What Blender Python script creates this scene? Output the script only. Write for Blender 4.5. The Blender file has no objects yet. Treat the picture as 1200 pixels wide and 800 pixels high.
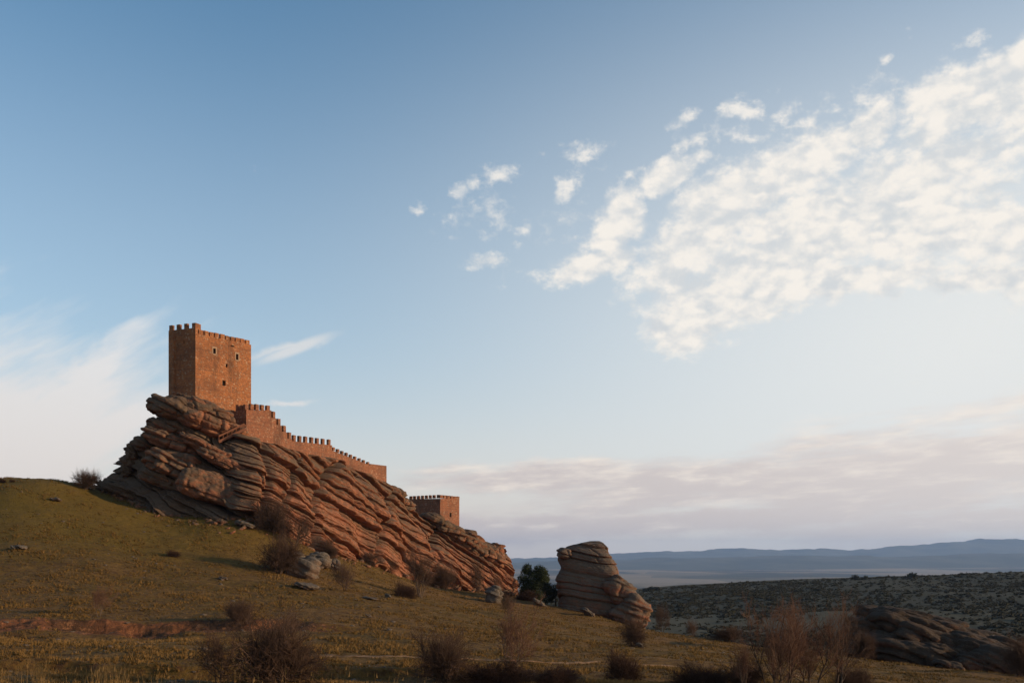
import bpy, math, random
import numpy as np
from mathutils import Vector, Matrix

# ------------------------------------------------------------------ camera, world, sun, exposure
scn = bpy.context.scene
COL = scn.collection
F = 1167.0                      # focal length in pixels of a 1200 px wide picture
HOR = 652.0                     # eye level
cam_d = bpy.data.cameras.new("camera")
cam = bpy.data.objects.new("camera", cam_d)
COL.objects.link(cam)
cam_d.sensor_width = 36.0
cam_d.lens = 36.0 * F / 1200.0
cam.location = (0, 0, 0)
cam.rotation_euler = (math.radians(90), 0, 0)
cam_d.shift_y = (HOR - 400.0) / 1200.0
cam_d.clip_start = 0.2
cam_d.clip_end = 200000.0
scn.camera = cam

SUN_AZ = math.radians(-6.0)      # towards the sun: angle from +x towards +y
SUN_EL = math.radians(12.0)
SUN_DIR = Vector((math.cos(SUN_AZ) * math.cos(SUN_EL), math.sin(SUN_AZ) * math.cos(SUN_EL), math.sin(SUN_EL)))
sun_d = bpy.data.lights.new("sun", 'SUN')
sun_d.energy = 5.0
sun_d.angle = math.radians(0.53)
sun_d.color = (1.0, 0.74, 0.46)
sun = bpy.data.objects.new("sun", sun_d)
COL.objects.link(sun)
sun.rotation_euler = SUN_DIR.to_track_quat('Z', 'Y').to_euler()

scn.view_settings.view_transform = 'Standard'
scn.view_settings.look = 'None'
scn.view_settings.exposure = 0.0
scn.view_settings.gamma = 1.0
scn.render.engine = 'CYCLES'
scn.cycles.volume_bounces = 1
scn.cycles.max_bounces = 5
scn.cycles.diffuse_bounces = 2
scn.cycles.volume_max_steps = 64
try:
    scn.cycles.use_denoising = True
except Exception:
    pass


# ------------------------------------------------------------------ node expressions
class E:
    """A tiny wrapper: arithmetic on node sockets."""
    def __init__(s, nt, sock): s.nt, s.s = nt, sock
    def _m(s, op, *a, clamp=False):
        n = s.nt.nodes.new('ShaderNodeMath'); n.operation = op; n.use_clamp = clamp
        for i, v in enumerate((s,) + a):
            if isinstance(v, E): s.nt.links.new(v.s, n.inputs[i])
            else: n.inputs[i].default_value = float(v)
        return E(s.nt, n.outputs[0])
    def __add__(s, o): return s._m('ADD', o)
    __radd__ = __add__
    def __mul__(s, o): return s._m('MULTIPLY', o)
    __rmul__ = __mul__
    def __sub__(s, o): return s._m('SUBTRACT', o)
    def __rsub__(s, o): return (s * -1.0) + o
    def __truediv__(s, o): return s._m('DIVIDE', o)
    def max(s, o): return s._m('MAXIMUM', o)
    def min(s, o): return s._m('MINIMUM', o)
    def pow(s, o): return s._m('POWER', o)
    def sqrt(s): return s._m('SQRT')
    def clamp(s): return s._m('ADD', 0.0, clamp=True)
    def smooth(s, a, b):
        n = s.nt.nodes.new('ShaderNodeMapRange'); n.interpolation_type = 'SMOOTHSTEP'
        s.nt.links.new(s.s, n.inputs[0])
        n.inputs[1].default_value = a; n.inputs[2].default_value = b
        n.inputs[3].default_value = 0; n.inputs[4].default_value = 1
        return E(s.nt, n.outputs[0])


def mixc(nt, f, a, b, mode='MIX'):
    n = nt.nodes.new('ShaderNodeMix'); n.data_type = 'RGBA'; n.blend_type = mode
    for i, v in ((0, f), (6, a), (7, b)):
        if isinstance(v, E): nt.links.new(v.s, n.inputs[i])
        elif i == 0: n.inputs[0].default_value = v
        else: n.inputs[i].default_value = (v[0], v[1], v[2], 1)
    return E(nt, n.outputs[2])


def vec(nt, x, y, z=0.0):
    n = nt.nodes.new('ShaderNodeCombineXYZ')
    for i, v in enumerate((x, y, z)):
        if isinstance(v, E): nt.links.new(v.s, n.inputs[i])
        else: n.inputs[i].default_value = v
    return E(nt, n.outputs[0])


def noise(nt, v, scale, detail=4, rough=0.55, dist=0.0, color=False):
    n = nt.nodes.new('ShaderNodeTexNoise')
    nt.links.new(v.s, n.inputs['Vector'])
    n.inputs['Scale'].default_value = scale; n.inputs['Detail'].default_value = detail
    n.inputs['Roughness'].default_value = rough; n.inputs['Distortion'].default_value = dist
    return E(nt, n.outputs['Color' if color else 'Fac'])


def voro(nt, v, scale, feature='F1', out='Distance', rand=1.0, smooth=None):
    n = nt.nodes.new('ShaderNodeTexVoronoi'); n.feature = feature
    nt.links.new(v.s, n.inputs['Vector']); n.inputs['Scale'].default_value = scale
    n.inputs['Randomness'].default_value = rand
    return E(nt, n.outputs[out])


def sep(nt, v):
    n = nt.nodes.new('ShaderNodeSeparateXYZ'); nt.links.new(v.s, n.inputs[0])
    return [E(nt, o) for o in n.outputs]


# ------------------------------------------------------------------ the sky (world): Nishita air with procedural clouds
world = bpy.data.worlds.new("World")
scn.world = world
world.use_nodes = True
wt = world.node_tree
wt.nodes.clear()
sky = wt.nodes.new('ShaderNodeTexSky')
sky.sky_type = 'NISHITA'
sky.sun_disc = False
sky.sun_elevation = SUN_EL
sky.sun_rotation = math.radians(90) - SUN_AZ
sky.air_density = 1.0
sky.dust_density = 0.6
sky.ozone_density = 1.3
SKY_STRENGTH = 0.105
tc = wt.nodes.new('ShaderNodeTexCoord')
dirv = E(wt, tc.outputs['Generated'])
dx, dy, dz = sep(wt, dirv)
az = dx._m('ARCTAN2', dy)
el = dz._m('ARCTAN2', (dx * dx + dy * dy).sqrt())


def azel(u, v):
    x, z = (u - 600.0) / F, (HOR - v) / F
    return math.atan2(x, 1.0), math.atan2(z, math.sqrt(1 + x * x))


# domain warp so that the cloud masses have ragged outlines
wv = vec(wt, az, el, 0.0)
wn = noise(wt, wv, 9.0, 5, 0.6, 0, True)
wr, wg, wb = sep(wt, wn)
waz = az + (wr - 0.5) * 0.075
wel = el + (wg - 0.5) * 0.050


def ellipse(u, v, ru, rv, ang=0.0, warp=True):
    """1 at the centre of an elliptical patch of sky, 0 at its rim, negative beyond; ang in degrees, up to the right."""
    a0, e0 = azel(u, v)
    c, s = math.cos(math.radians(ang)), math.sin(math.radians(ang))
    A, B = (waz, wel) if warp else (az, el)
    p, q = A - a0, B - e0
    x = (p * c + q * s) * (F / ru)
    y = (q * c - p * s) * (F / rv)
    return 1.0 - (x * x + y * y).sqrt()


def union(items):
    m = None
    for it in items:
        e = ellipse(*it)
        m = e if m is None else m.max(e)
    return m


altocumulus = union([(985, 262, 235, 66, 14), (835, 258, 125, 52, 38), (800, 376, 62, 40, 12), (870, 335, 130, 50, 8), (722, 262, 60, 34, 50), (700, 305, 70, 20, 10),
                     (1110, 275, 150, 34, 3), (1130, 122, 80, 42, 20), (1014, 146, 34, 26, 10), (925, 195, 120, 42, 20), (790, 200, 44, 20, 15), (1010, 335, 120, 22, 4),
                     (1170, 318, 90, 16, 8), (1180, 110, 90, 40, 10), (1300, 90, 160, 60, 10), (1350, 260, 190, 60, 8), (1090, 205, 120, 26, 20), (1200, 80, 60, 30, 20)])
puffs = union([(487, 238, 17, 13, 30), (537, 212, 26, 14, 25), (588, 202, 34, 14, -15), (657, 222, 22, 17, 40), (572, 310, 36, 16, 12),
               (622, 262, 30, 14, 15), (648, 320, 46, 15, 5), (810, 133, 28, 11, 12), (862, 130, 24, 11, 5), (903, 125, 22, 12, 5),
               (868, 157, 26, 10, 5), (816, 165, 20, 10, 5), (1140, 45, 22, 9, 20), (1045, 70, 20, 9, 0), (975, 116, 20, 9, 10),
               (680, 182, 34, 14, 10), (740, 205, 32, 12, 20), (695, 283, 30, 10, 10), (934, 136, 26, 16, 20)])
field = union([(570, 235, 120, 60, -10), (640, 270, 110, 70, 10), (860, 150, 110, 40, 5), (1000, 110, 90, 40, 10), (285, 180, 40, 16, 0)])
nb = noise(wt, vec(wt, az, el * 1.35, 3.1), 26.0, 8, 0.66)
nf = noise(wt, vec(wt, az, el * 1.5, 8.1), 60.0, 6, 0.66)
cell = voro(wt, vec(wt, waz * 0.9 + wel * 0.35, wel * 1.9 - waz * 0.25, 0.0), 58.0, 'SMOOTH_F1')
dens_a = (altocumulus * 2.3 + (nb - 0.5) * 2.9 + (nf - 0.5) * 1.3 + (0.40 - cell) * 0.45 + 0.12).smooth(0.0, 1.25)
dens_p = (puffs * 1.2 + (nb - 0.5) * 3.0 + (nf - 0.5) * 2.0 - 0.12).smooth(0.0, 1.2).max((field * 0.9 + (nb - 0.5) * 4.2 + (nf - 0.5) * 2.5 - 0.50).smooth(0.0, 1.4) * 0.75)
dens_a = dens_a.max((altocumulus * 1.6 + (nb - 0.5) * 1.5).smooth(0.0, 1.0) * 0.62)
# left bank: soft, wide, with feathered wisps running up to the right
ns = noise(wt, vec(wt, (az * 0.85 + el * 0.52) * 1.0, (el * 0.85 - az * 0.52) * 4.5, 1.0), 7.0, 6, 0.55)
bank = union([(20, 520, 250, 95, 14), (-60, 600, 360, 120, 5), (95, 440, 120, 30, 40), (60, 478, 190, 52, 25), (-260, 500, 340, 150, 10)])
dens_b = (bank * 1.15 + (ns - 0.5) * 1.9 + 0.10).smooth(0.0, 0.85)
wisp = union([(345, 408, 62, 9.5, 23), (340, 476, 40, 5, 8)])
dens_w = (wisp * 1.1 + (ns - 0.5) * 1.3).smooth(0.05, 1.1)
wisp2 = ellipse(345, 409, 58, 9, 23, False)
dens_w = dens_w.max((wisp2 * 1.4 + (ns - 0.5) * 0.8).smooth(0.0, 0.9) * 0.9)
# low stratus to the right: streaky, grey-pink below and cream along the upper rim
nst = noise(wt, vec(wt, az * 1.0 - el * 0.25, (el - az * 0.055) * 7.0, 5.0), 6.5, 7, 0.58)
nst2 = noise(wt, vec(wt, az * 1.0, (el - az * 0.055) * 5.0, 9.0), 16.0, 6, 0.6)
strat = union([(1120, 545, 460, 62, 6), (830, 572, 330, 40, 4), (620, 560, 170, 22, 3), (1300, 520, 420, 75, 6), (740, 612, 520, 24, 2), (1300, 610, 600, 30, 0)])
dens_s = (strat * 1.3 + (nst - 0.5) * 2.4 + (nst2 - 0.5) * 0.9 + 0.12).smooth(0.0, 1.0) 
# elsewhere in the sky (out of frame): the same kinds of cloud, thinly spread
out = az.smooth(0.62, 0.85).max(1.0 - az.smooth(-0.85, -0.62))
nall = noise(wt, dirv, 5.5, 7, 0.6)
dens_o = (nall * 1.0 - 0.50).smooth(0.0, 0.16) * out * el.smooth(0.05, 0.2) * 0.4

hsv = wt.nodes.new('ShaderNodeHueSaturation')
hsv.inputs['Saturation'].default_value = 0.80
hsv.inputs['Value'].default_value = 1.0
wt.links.new(sky.outputs[0], hsv.inputs['Color'])
skyc = mixc(wt, 1.0, E(wt, hsv.outputs[0]), (0.86, 1.40, 1.74), 'MULTIPLY')
k = 1.0 / SKY_STRENGTH


def cc(r, g, b): return (r * k, g * k, b * k)


low = (1.0 - el.smooth(0.0, 0.30))
lit = az.smooth(-0.6, 0.6)
hzc = mixc(wt, lit, cc(0.92, 0.72, 0.60), cc(1.10, 0.84, 0.67))
col = mixc(wt, (low * low) * 0.80, skyc, hzc)
veil = (el.smooth(-0.02, 0.12)) * (1 - el.smooth(0.16, 0.55)) * 0.30 + (az.smooth(-0.30, 0.50) * (1 - el.smooth(0.20, 0.70))) * 0.72
col = mixc(wt, veil, col, cc(0.83, 0.845, 0.83))
shade = noise(wt, vec(wt, az, el * 1.4, 7.7), 34.0, 5, 0.6)
ca = mixc(wt, (shade * 0.75 + nf * 0.25 + (0.4 - cell) * 0.40).smooth(0.30, 0.62), cc(0.68, 0.705, 0.72), cc(0.98, 0.92, 0.84))
col = mixc(wt, dens_b * 0.92, col, mixc(wt, el.smooth(0.02, 0.24), cc(0.84, 0.76, 0.70), cc(0.83, 0.82, 0.81)))
col = mixc(wt, dens_w * 0.8, col, cc(0.80, 0.78, 0.76))
cs = mixc(wt, (nst2 + (el - az * 0.06) * 2.2).smooth(0.55, 0.92), cc(0.66, 0.57, 0.54), cc(1.0, 0.88, 0.76))
cs = mixc(wt, az.smooth(0.0, 0.6) * 0.45, cs, cc(0.92, 0.83, 0.75))
col = mixc(wt, dens_s * 0.82, col, cs)
col = mixc(wt, dens_p * 0.85, col, ca)
col = mixc(wt, dens_a * 0.93, col, ca)
col = mixc(wt, dens_o, col, cc(0.62, 0.60, 0.60))
bg = wt.nodes.new('ShaderNodeBackground')
bg.inputs['Strength'].default_value = SKY_STRENGTH
wt.links.new(col.s, bg.inputs['Color'])
wo = wt.nodes.new('ShaderNodeOutputWorld')
wt.links.new(bg.outputs[0], wo.inputs['Surface'])
world.cycles.sampling_method = 'MANUAL'
world.cycles.sample_map_resolution = 512


# ------------------------------------------------------------------ helpers
def PX(u, v, Y):
    """The point at distance Y in front of the eye that is seen at (u, v)."""
    return np.array([(u - 600.0) / F * Y, Y, (HOR - v) / F * Y])


def _hash(ix, iy, iz, seed):
    h = (ix * 374761393 + iy * 668265263 + iz * 1442695041 + seed * 974634773) & 0xFFFFFFFF
    h = ((h ^ (h >> 13)) * 1274126177) & 0xFFFFFFFF
    h = ((h ^ (h >> 16)) * 2246822519) & 0xFFFFFFFF
    return ((h ^ (h >> 15)) & 0xFFFFFF).astype(np.float64) / float(0xFFFFFF)


def rnd1(i, j=0, seed=0):
    i = np.asarray(np.floor(i), dtype=np.int64); j = np.asarray(np.floor(j), dtype=np.int64)
    i, j = np.broadcast_arrays(i, j)
    return _hash(i, j, np.zeros_like(i), seed)


def vnoise(P, seed=0):
    P = np.asarray(P, dtype=np.float64)
    if P.shape[-1] == 2: P = np.concatenate([P, np.zeros(P.shape[:-1] + (1,))], -1)
    I = np.floor(P).astype(np.int64); f = P - I
    f = f * f * (3 - 2 * f)
    r = 0
    for a in (0, 1):
        wx = f[..., 0] if a else 1 - f[..., 0]
        for b in (0, 1):
            wy = f[..., 1] if b else 1 - f[..., 1]
            for c in (0, 1):
                wz = f[..., 2] if c else 1 - f[..., 2]
                r = r + wx * wy * wz * _hash(I[..., 0] + a, I[..., 1] + b, I[..., 2] + c, seed)
    return r * 2 - 1


def fbm(P, octaves=4, seed=0, gain=0.5):
    r, a, s = 0, 1.0, 1.0
    for o in range(octaves):
        r = r + a * vnoise(np.asarray(P) * s + 17.3 * o, seed + o)
        a *= gain; s *= 2.03
    return r


def sst(a, b, x):
    t = np.clip((x - a) / (b - a), 0, 1)
    return t * t * (3 - 2 * t)


def new_mesh(name, V, faces, mat, smooth=False, attrs=None):
    V = np.asarray(V, dtype=np.float32)
    me = bpy.data.meshes.new(name)
    if isinstance(faces, np.ndarray):
        nf, k_ = faces.shape
        me.vertices.add(len(V)); me.vertices.foreach_set('co', V.ravel())
        me.loops.add(nf * k_); me.loops.foreach_set('vertex_index', faces.astype(np.int32).ravel())
        me.polygons.add(nf)
        me.polygons.foreach_set('loop_start', (np.arange(nf) * k_).astype(np.int32))
        me.polygons.foreach_set('loop_total', np.full(nf, k_, dtype=np.int32))
        me.update(calc_edges=True)
    else:
        me.from_pydata([tuple(map(float, v)) for v in V], [], faces); me.update()
    if smooth: me.polygons.foreach_set('use_smooth', np.ones(len(me.polygons), dtype=bool))
    if attrs:
        for an, av in attrs.items():
            at = me.attributes.new(an, 'FLOAT', 'POINT'); at.data.foreach_set('value', np.asarray(av, dtype=np.float32).ravel())
    if mat: me.materials.append(mat)
    return me


def link(name, me, parent=None, **props):
    o = bpy.data.objects.new(name, me)
    COL.objects.link(o)
    if parent is not None: o.parent = parent
    for a, b in props.items():
        if b: o[a] = b
    return o


def thing(name, label, cat, loc=(0, 0, 0), group=None):
    o = bpy.data.objects.new(name, None); COL.objects.link(o)
    o.location = tuple(map(float, loc)); o['label'] = label; o['category'] = cat
    o.empty_display_size = 1.0
    if group: o['group'] = group
    return o


def grid_faces(m, n, wrap=False):
    i = np.arange(m - 1)[:, None]; nn = n if wrap else n - 1
    j = np.arange(nn)[None, :]; j2 = (j + 1) % n
    return np.stack([i * n + j, i * n + j2, (i + 1) * n + j2, (i + 1) * n + j], -1).reshape(-1, 4)


# ------------------------------------------------------------------ materials
def material(name, rough=0.9):
    m = bpy.data.materials.new(name); m.use_nodes = True
    nt = m.node_tree; nt.nodes.clear()
    b = nt.nodes.new('ShaderNodeBsdfPrincipled'); o = nt.nodes.new('ShaderNodeOutputMaterial')
    nt.links.new(b.outputs[0], o.inputs[0])
    b.inputs['Roughness'].default_value = rough
    b.inputs['Specular IOR Level'].default_value = 0.15
    return m, nt, b


def geo_pos(nt):
    n = nt.nodes.new('ShaderNodeNewGeometry')
    return E(nt, n.outputs['Position']), E(nt, n.outputs['Normal'])


def obj_pos(nt):
    n = nt.nodes.new('ShaderNodeTexCoord')
    return E(nt, n.outputs['Object'])


def attr(nt, name):
    n = nt.nodes.new('ShaderNodeAttribute'); n.attribute_name = name
    return E(nt, n.outputs['Fac'])


def bump(nt, b, h, strength=0.5, dist=0.1):
    n = nt.nodes.new('ShaderNodeBump'); n.inputs['Strength'].default_value = strength; n.inputs['Distance'].default_value = dist
    nt.links.new(h.s, n.inputs['Height']); nt.links.new(n.outputs[0], b.inputs['Normal'])


def scalev(nt, v, x, y, z):
    n = nt.nodes.new('ShaderNodeVectorMath'); n.operation = 'MULTIPLY'
    nt.links.new(v.s, n.inputs[0]); n.inputs[1].default_value = (x, y, z)
    return E(nt, n.outputs[0])


def rock_material(name, red, pale, grey, grey_amt=0.5, attrib=None, dip=0.45):
    m, nt, b = material(name, 0.92)
    p, nrm = geo_pos(nt)
    x, y, z = sep(nt, p)
    bed = z + x * dip + y * 0.14
    n1 = noise(nt, p, 0.22, 5, 0.6)
    n2 = noise(nt, p, 1.3, 6, 0.65)
    n3 = noise(nt, vec(nt, x * 0.12, y * 0.12, bed * 2.0), 1.0, 6, 0.6)
    c = mixc(nt, n3.smooth(0.35, 0.65), red, pale)
    c = mixc(nt, n2.smooth(0.35, 0.75) * 0.5, c, (red[0] * 0.55, red[1] * 0.5, red[2] * 0.5))
    nx, ny, nz = sep(nt, nrm)
    lich = (nz * 0.55 + (n1 - 0.5) * 1.6 + (n2 - 0.5) * 1.2 + (grey_amt - 0.5))
    if attrib:
        lich = lich + attr(nt, attrib) * 0.9
    c = mixc(nt, lich.smooth(0.0, 0.6) * 0.85, c, grey)
    n4 = noise(nt, p, 5.0, 4, 0.7)
    c = mixc(nt, n4.smooth(0.58, 0.72) * 0.4, c, (0.30, 0.27, 0.20))
    # dark weathering streaks of soot-coloured lichen
    n6 = noise(nt, vec(nt, x * 0.10, y * 0.10, bed * 0.45), 1.0, 5, 0.65)
    c = mixc(nt, n6.smooth(0.50, 0.62) * 0.55, c, (grey[0] * 1.0, grey[1] * 0.9, grey[2] * 0.85))
    n5 = noise(nt, vec(nt, x * 0.5, y * 0.5, z * 0.12), 1.0, 5, 0.6)
    c = mixc(nt, n5.smooth(0.55, 0.75) * 0.55, c, (0.055, 0.045, 0.036))
    nt.links.new(c.s, b.inputs['Base Color'])
    h = noise(nt, vec(nt, x, y, bed * 2.5), 1.6, 8, 0.7)
    bump(nt, b, h + n4 * 0.3, 0.9, 0.35)
    return m


M = {}
M['crag'] = rock_material('crag_stone', (0.25, 0.088, 0.044), (0.34, 0.145, 0.08), (0.105, 0.076, 0.050), 0.40, 'grey')
M['tooth'] = rock_material('grey_red_stone', (0.22, 0.085, 0.05), (0.19, 0.11, 0.07), (0.115, 0.090, 0.066), 0.75, None, 0.2)
M['shaded_rock'] = rock_material('shaded_outcrop_stone', (0.13, 0.058, 0.036), (0.11, 0.065, 0.042), (0.055, 0.042, 0.032), 0.9, None, 0.2)  # base colours darkened to carry the shade lying on the outcrop
M['greyrock'] = rock_material('grey_stone', (0.15, 0.085, 0.055), (0.18, 0.12, 0.085), (0.12, 0.10, 0.08), 0.9)


def masonry_material(name, base, var, dark):
    m, nt, b = material(name, 0.93)
    p, nrm = geo_pos(nt)
    pv = scalev(nt, p, 3.0, 3.0, 4.6)
    colr = voro(nt, pv, 1.0, 'F1', 'Color')
    r, g, bb = sep(nt, colr)
    edge = voro(nt, pv, 1.0, 'DISTANCE_TO_EDGE')
    n1 = noise(nt, p, 0.16, 5, 0.6)
    n2 = noise(nt, p, 0.9, 5, 0.65)
    x, y, z = sep(nt, p)
    n3 = noise(nt, vec(nt, x * 0.35, y * 0.35, z * 0.09), 1.0, 5, 0.65)
    c = mixc(nt, r, base, var)
    c = mixc(nt, g.smooth(0.6, 1.0) * 0.5, c, dark)
    c = mixc(nt, bb.smooth(0.8, 1.0) * 0.5, c, (0.50, 0.38, 0.26))
    c = mixc(nt, n1.smooth(0.45, 0.68) * 0.5, c, dark)
    c = mixc(nt, n3.smooth(0.50, 0.70) * 0.70, c, (dark[0] * 0.7, dark[1] * 0.75, dark[2] * 0.75))
    crs = noise(nt, vec(nt, x * 0.05, y * 0.05, z * 2.6), 1.0, 3, 0.6)
    c = mixc(nt, crs.smooth(0.52, 0.66) * 0.35, c, dark)
    c = mixc(nt, n2.smooth(0.5, 0.8) * 0.35, c, dark)
    c = mixc(nt, (1.0 - edge.smooth(0.0, 0.08)) * 0.5, c, (0.22, 0.15, 0.10))
    nt.links.new(c.s, b.inputs['Base Color'])
    bump(nt, b, edge.smooth(0.0, 0.12) + n2 * 0.5 + r * 0.4, 0.9, 0.09)
    return m


M['tower'] = masonry_material('orange_rubble_masonry', (0.44, 0.165, 0.062), (0.35, 0.125, 0.05), (0.13, 0.06, 0.036))
M['wall'] = masonry_material('red_rubble_masonry', (0.35, 0.135, 0.068), (0.26, 0.095, 0.05), (0.12, 0.056, 0.038))


def flat_material(name, c1, c2, scale=3.0, rough=0.85, bmp=0.4, obj=True):
    m, nt, b = material(name, rough)
    p = obj_pos(nt) if obj else geo_pos(nt)[0]
    n = noise(nt, p, scale, 5, 0.65)
    c = mixc(nt, n.smooth(0.3, 0.7), c1, c2)
    nt.links.new(c.s, b.inputs['Base Color'])
    bump(nt, b, n, bmp, 0.05)
    return m


M['dark'] = flat_material('opening_shade', (0.02, 0.015, 0.012), (0.035, 0.025, 0.018))  # near-black colour paints the shade inside the window openings
M['dressed'] = flat_material('pale_dressed_stone', (0.34, 0.22, 0.14), (0.26, 0.16, 0.10))
M['wood'] = flat_material('weathered_red_timber', (0.26, 0.10, 0.05), (0.18, 0.075, 0.045))
M['bark'] = flat_material('grey_brown_bark', (0.085, 0.055, 0.038), (0.055, 0.036, 0.026), 6)
M['palebark'] = flat_material('pale_bark', (0.16, 0.11, 0.075), (0.10, 0.065, 0.045), 6)
M['twig'] = flat_material('red_brown_twigs', (0.090, 0.050, 0.032), (0.055, 0.032, 0.022), 2.0)
M['twig_orange'] = flat_material('orange_brown_twigs', (0.15, 0.075, 0.045), (0.10, 0.050, 0.033), 2.0)
M['twig_dark'] = flat_material('dark_brown_twigs', (0.055, 0.028, 0.018), (0.04, 0.02, 0.014), 2.0)
M['leaf'] = flat_material('juniper_foliage', (0.040, 0.048, 0.018), (0.018, 0.024, 0.010), 2.5)
M['leaf_dark'] = flat_material('dark_scrub_foliage', (0.026, 0.028, 0.014), (0.014, 0.016, 0.009), 2.5)
M['scrub'] = flat_material('valley_scrub', (0.044, 0.041, 0.026), (0.034, 0.033, 0.021), 0.5, obj=False)

# ground
m, nt, b = material('hillside_turf', 0.95)
p, nrm = geo_pos(nt)
x, y, z = sep(nt, p)
nA = noise(nt, p, 0.035, 5, 0.6)
nB = noise(nt, p, 0.22, 6, 0.65)
nC = noise(nt, p, 1.6, 6, 0.7)
nD = noise(nt, vec(nt, x * 0.25, y * 0.9, z * 1.4), 0.6, 6, 0.65)
olive, straw, brown = (0.120, 0.070, 0.012), (0.22, 0.118, 0.034), (0.070, 0.033, 0.013)
c = mixc(nt, nA.smooth(0.42, 0.60), olive, (0.150, 0.078, 0.020))
c = mixc(nt, (nB * 0.6 + nD * 0.4).smooth(0.46, 0.60) * 0.65, c, straw)
c = mixc(nt, nC.smooth(0.46, 0.60) * 0.75, c, brown)
nE = noise(nt, p, 0.7, 6, 0.75)
c = mixc(nt, nE.smooth(0.50, 0.66) * 0.35, c, straw)
c = mixc(nt, (1.0 - nE).smooth(0.54, 0.66) * 0.4, c, (0.055, 0.032, 0.012))
c = mixc(nt, nD.smooth(0.56, 0.66) * 0.5, c, brown)
dry = attr(nt, 'dry')
c = mixc(nt, (dry + (nB - 0.5) * 1.2).smooth(0.25, 0.9) * 0.85, c, (0.25, 0.150, 0.065))
green = attr(nt, 'green')
c = mixc(nt, (green + (nB - 0.5) * 0.8).smooth(0.2, 1.0) * 0.7, c, (0.125, 0.086, 0.011))
earth = attr(nt, 'earth')
ec = mixc(nt, nC.smooth(0.35, 0.65), (0.32, 0.115, 0.045), (0.15, 0.06, 0.028))
ec = mixc(nt, nB.smooth(0.45, 0.55) * 0.75, ec, (0.07, 0.038, 0.02))
ec = mixc(nt, nE.smooth(0.50, 0.56) * 0.6, ec, (0.05, 0.028, 0.016))
ec = mixc(nt, (1.0 - nE).smooth(0.55, 0.62) * 0.6, ec, (0.40, 0.17, 0.07))
c = mixc(nt, (earth + (nC - 0.5) * 1.5 + (nB - 0.5) * 0.8).smooth(0.35, 0.75), c, ec)
# the valley side and the plain
far1 = attr(nt, 'far1'); far2 = attr(nt, 'far2')
f1 = noise(nt, scalev(nt, p, 1, 1.0, 1), 0.006, 6, 0.6)
f2 = noise(nt, p, 0.05, 5, 0.6)
dens = attr(nt, 'scrub')
fc = mixc(nt, (f1 * 0.6 + f2 * 0.4 + dens * 0.35 - 0.1).smooth(0.42, 0.60), (0.062, 0.058, 0.038), (0.043, 0.041, 0.027))  # valley ground tones darkened in place of cloud shade
c = mixc(nt, far1, c, fc)
pl = voro(nt, scalev(nt, p, 1, 0.45, 1), 0.0009, 'F1', 'Color')
pr, pg, pb = sep(nt, pl)
f3 = noise(nt, scalev(nt, p, 1, 0.5, 1), 0.00035, 6, 0.6)
pc = mixc(nt, f3.smooth(0.44, 0.56), (0.26, 0.19, 0.12), (0.03, 0.035, 0.025))
pc = mixc(nt, pr.smooth(0.80, 1.0) * 0.8, pc, (0.36, 0.27, 0.20))
pc = mixc(nt, pg.smooth(0.6, 1.0) * 0.5, pc, (0.05, 0.06, 0.045))
c = mixc(nt, far2, c, pc)
nt.links.new(c.s, b.inputs['Base Color'])
hb = noise(nt, p, 3.2, 8, 0.75)
bump(nt, b, hb + nC * 0.6, 1.0, 0.30)
M['ground'] = m

m, nt, b = material('mountain_slopes', 0.95)
p, nrm = geo_pos(nt)
n = noise(nt, p, 0.0006, 6, 0.6)
c = mixc(nt, n.smooth(0.4, 0.6), (0.085, 0.085, 0.055), (0.045, 0.055, 0.04))
nt.links.new(c.s, b.inputs['Base Color'])
M['mountain'] = m

m, nt, b = material('trodden_earth', 0.95)
p, nrm = geo_pos(nt)
n = noise(nt, p, 1.2, 6, 0.7)
c = mixc(nt, n.smooth(0.35, 0.65), (0.30, 0.17, 0.09), (0.13, 0.07, 0.03))
nt.links.new(c.s, b.inputs['Base Color'])
bump(nt, b, n, 0.8, 0.1)
M['path'] = m

m, nt, b = material('dry_grass', 0.9)
g1 = attr(nt, 'tone')
c = mixc(nt, g1.smooth(0.0, 0.45), (0.098, 0.058, 0.011), (0.145, 0.078, 0.021))
c = mixc(nt, g1.smooth(0.55, 1.1), c, (0.27, 0.155, 0.055))
nt.links.new(c.s, b.inputs['Base Color'])
M['grass'] = m

# ------------------------------------------------------------------ ground shape
CTRL = [PX(*c) for c in [
    (0, 800, 62), (200, 800, 64), (400, 800, 66), (600, 800, 68), (800, 800, 74), (1000, 800, 86), (1200, 800, 100),
    (0, 770, 74), (200, 770, 76), (400, 770, 78), (600, 771, 83), (800, 775, 93), (950, 780, 108),
    (0, 740, 90), (200, 740, 93), (400, 740, 99), (600, 742, 112), (720, 748, 135), (820, 758, 145),
    (0, 700, 118), (200, 700, 122), (400, 702, 135), (500, 706, 152), (600, 718, 175), (680, 730, 180),
    (0, 650, 142), (150, 650, 152), (300, 660, 160), (300, 640, 170), (400, 668, 182), (480, 690, 200), (560, 697, 228),
    (0, 600, 163), (100, 600, 170), (200, 614, 176),
    (0, 566, 177), (60, 561, 180), (110, 571, 187),
    (-150, 575, 178), (-150, 650, 150), (-150, 740, 88),
    (150, 586, 190), (200, 600, 183), (290, 608, 180), (340, 627, 187), (400, 650, 202), (450, 667, 221), (500, 684, 237), (550, 691, 254), (600, 696, 266),
    (627, 704, 238), (680, 716, 222), (740, 735, 212),
    (770, 741, 200), (850, 753, 180), (950, 766, 156), (1050, 775, 140), (1130, 784, 128), (1200, 793, 118)]]
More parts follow.
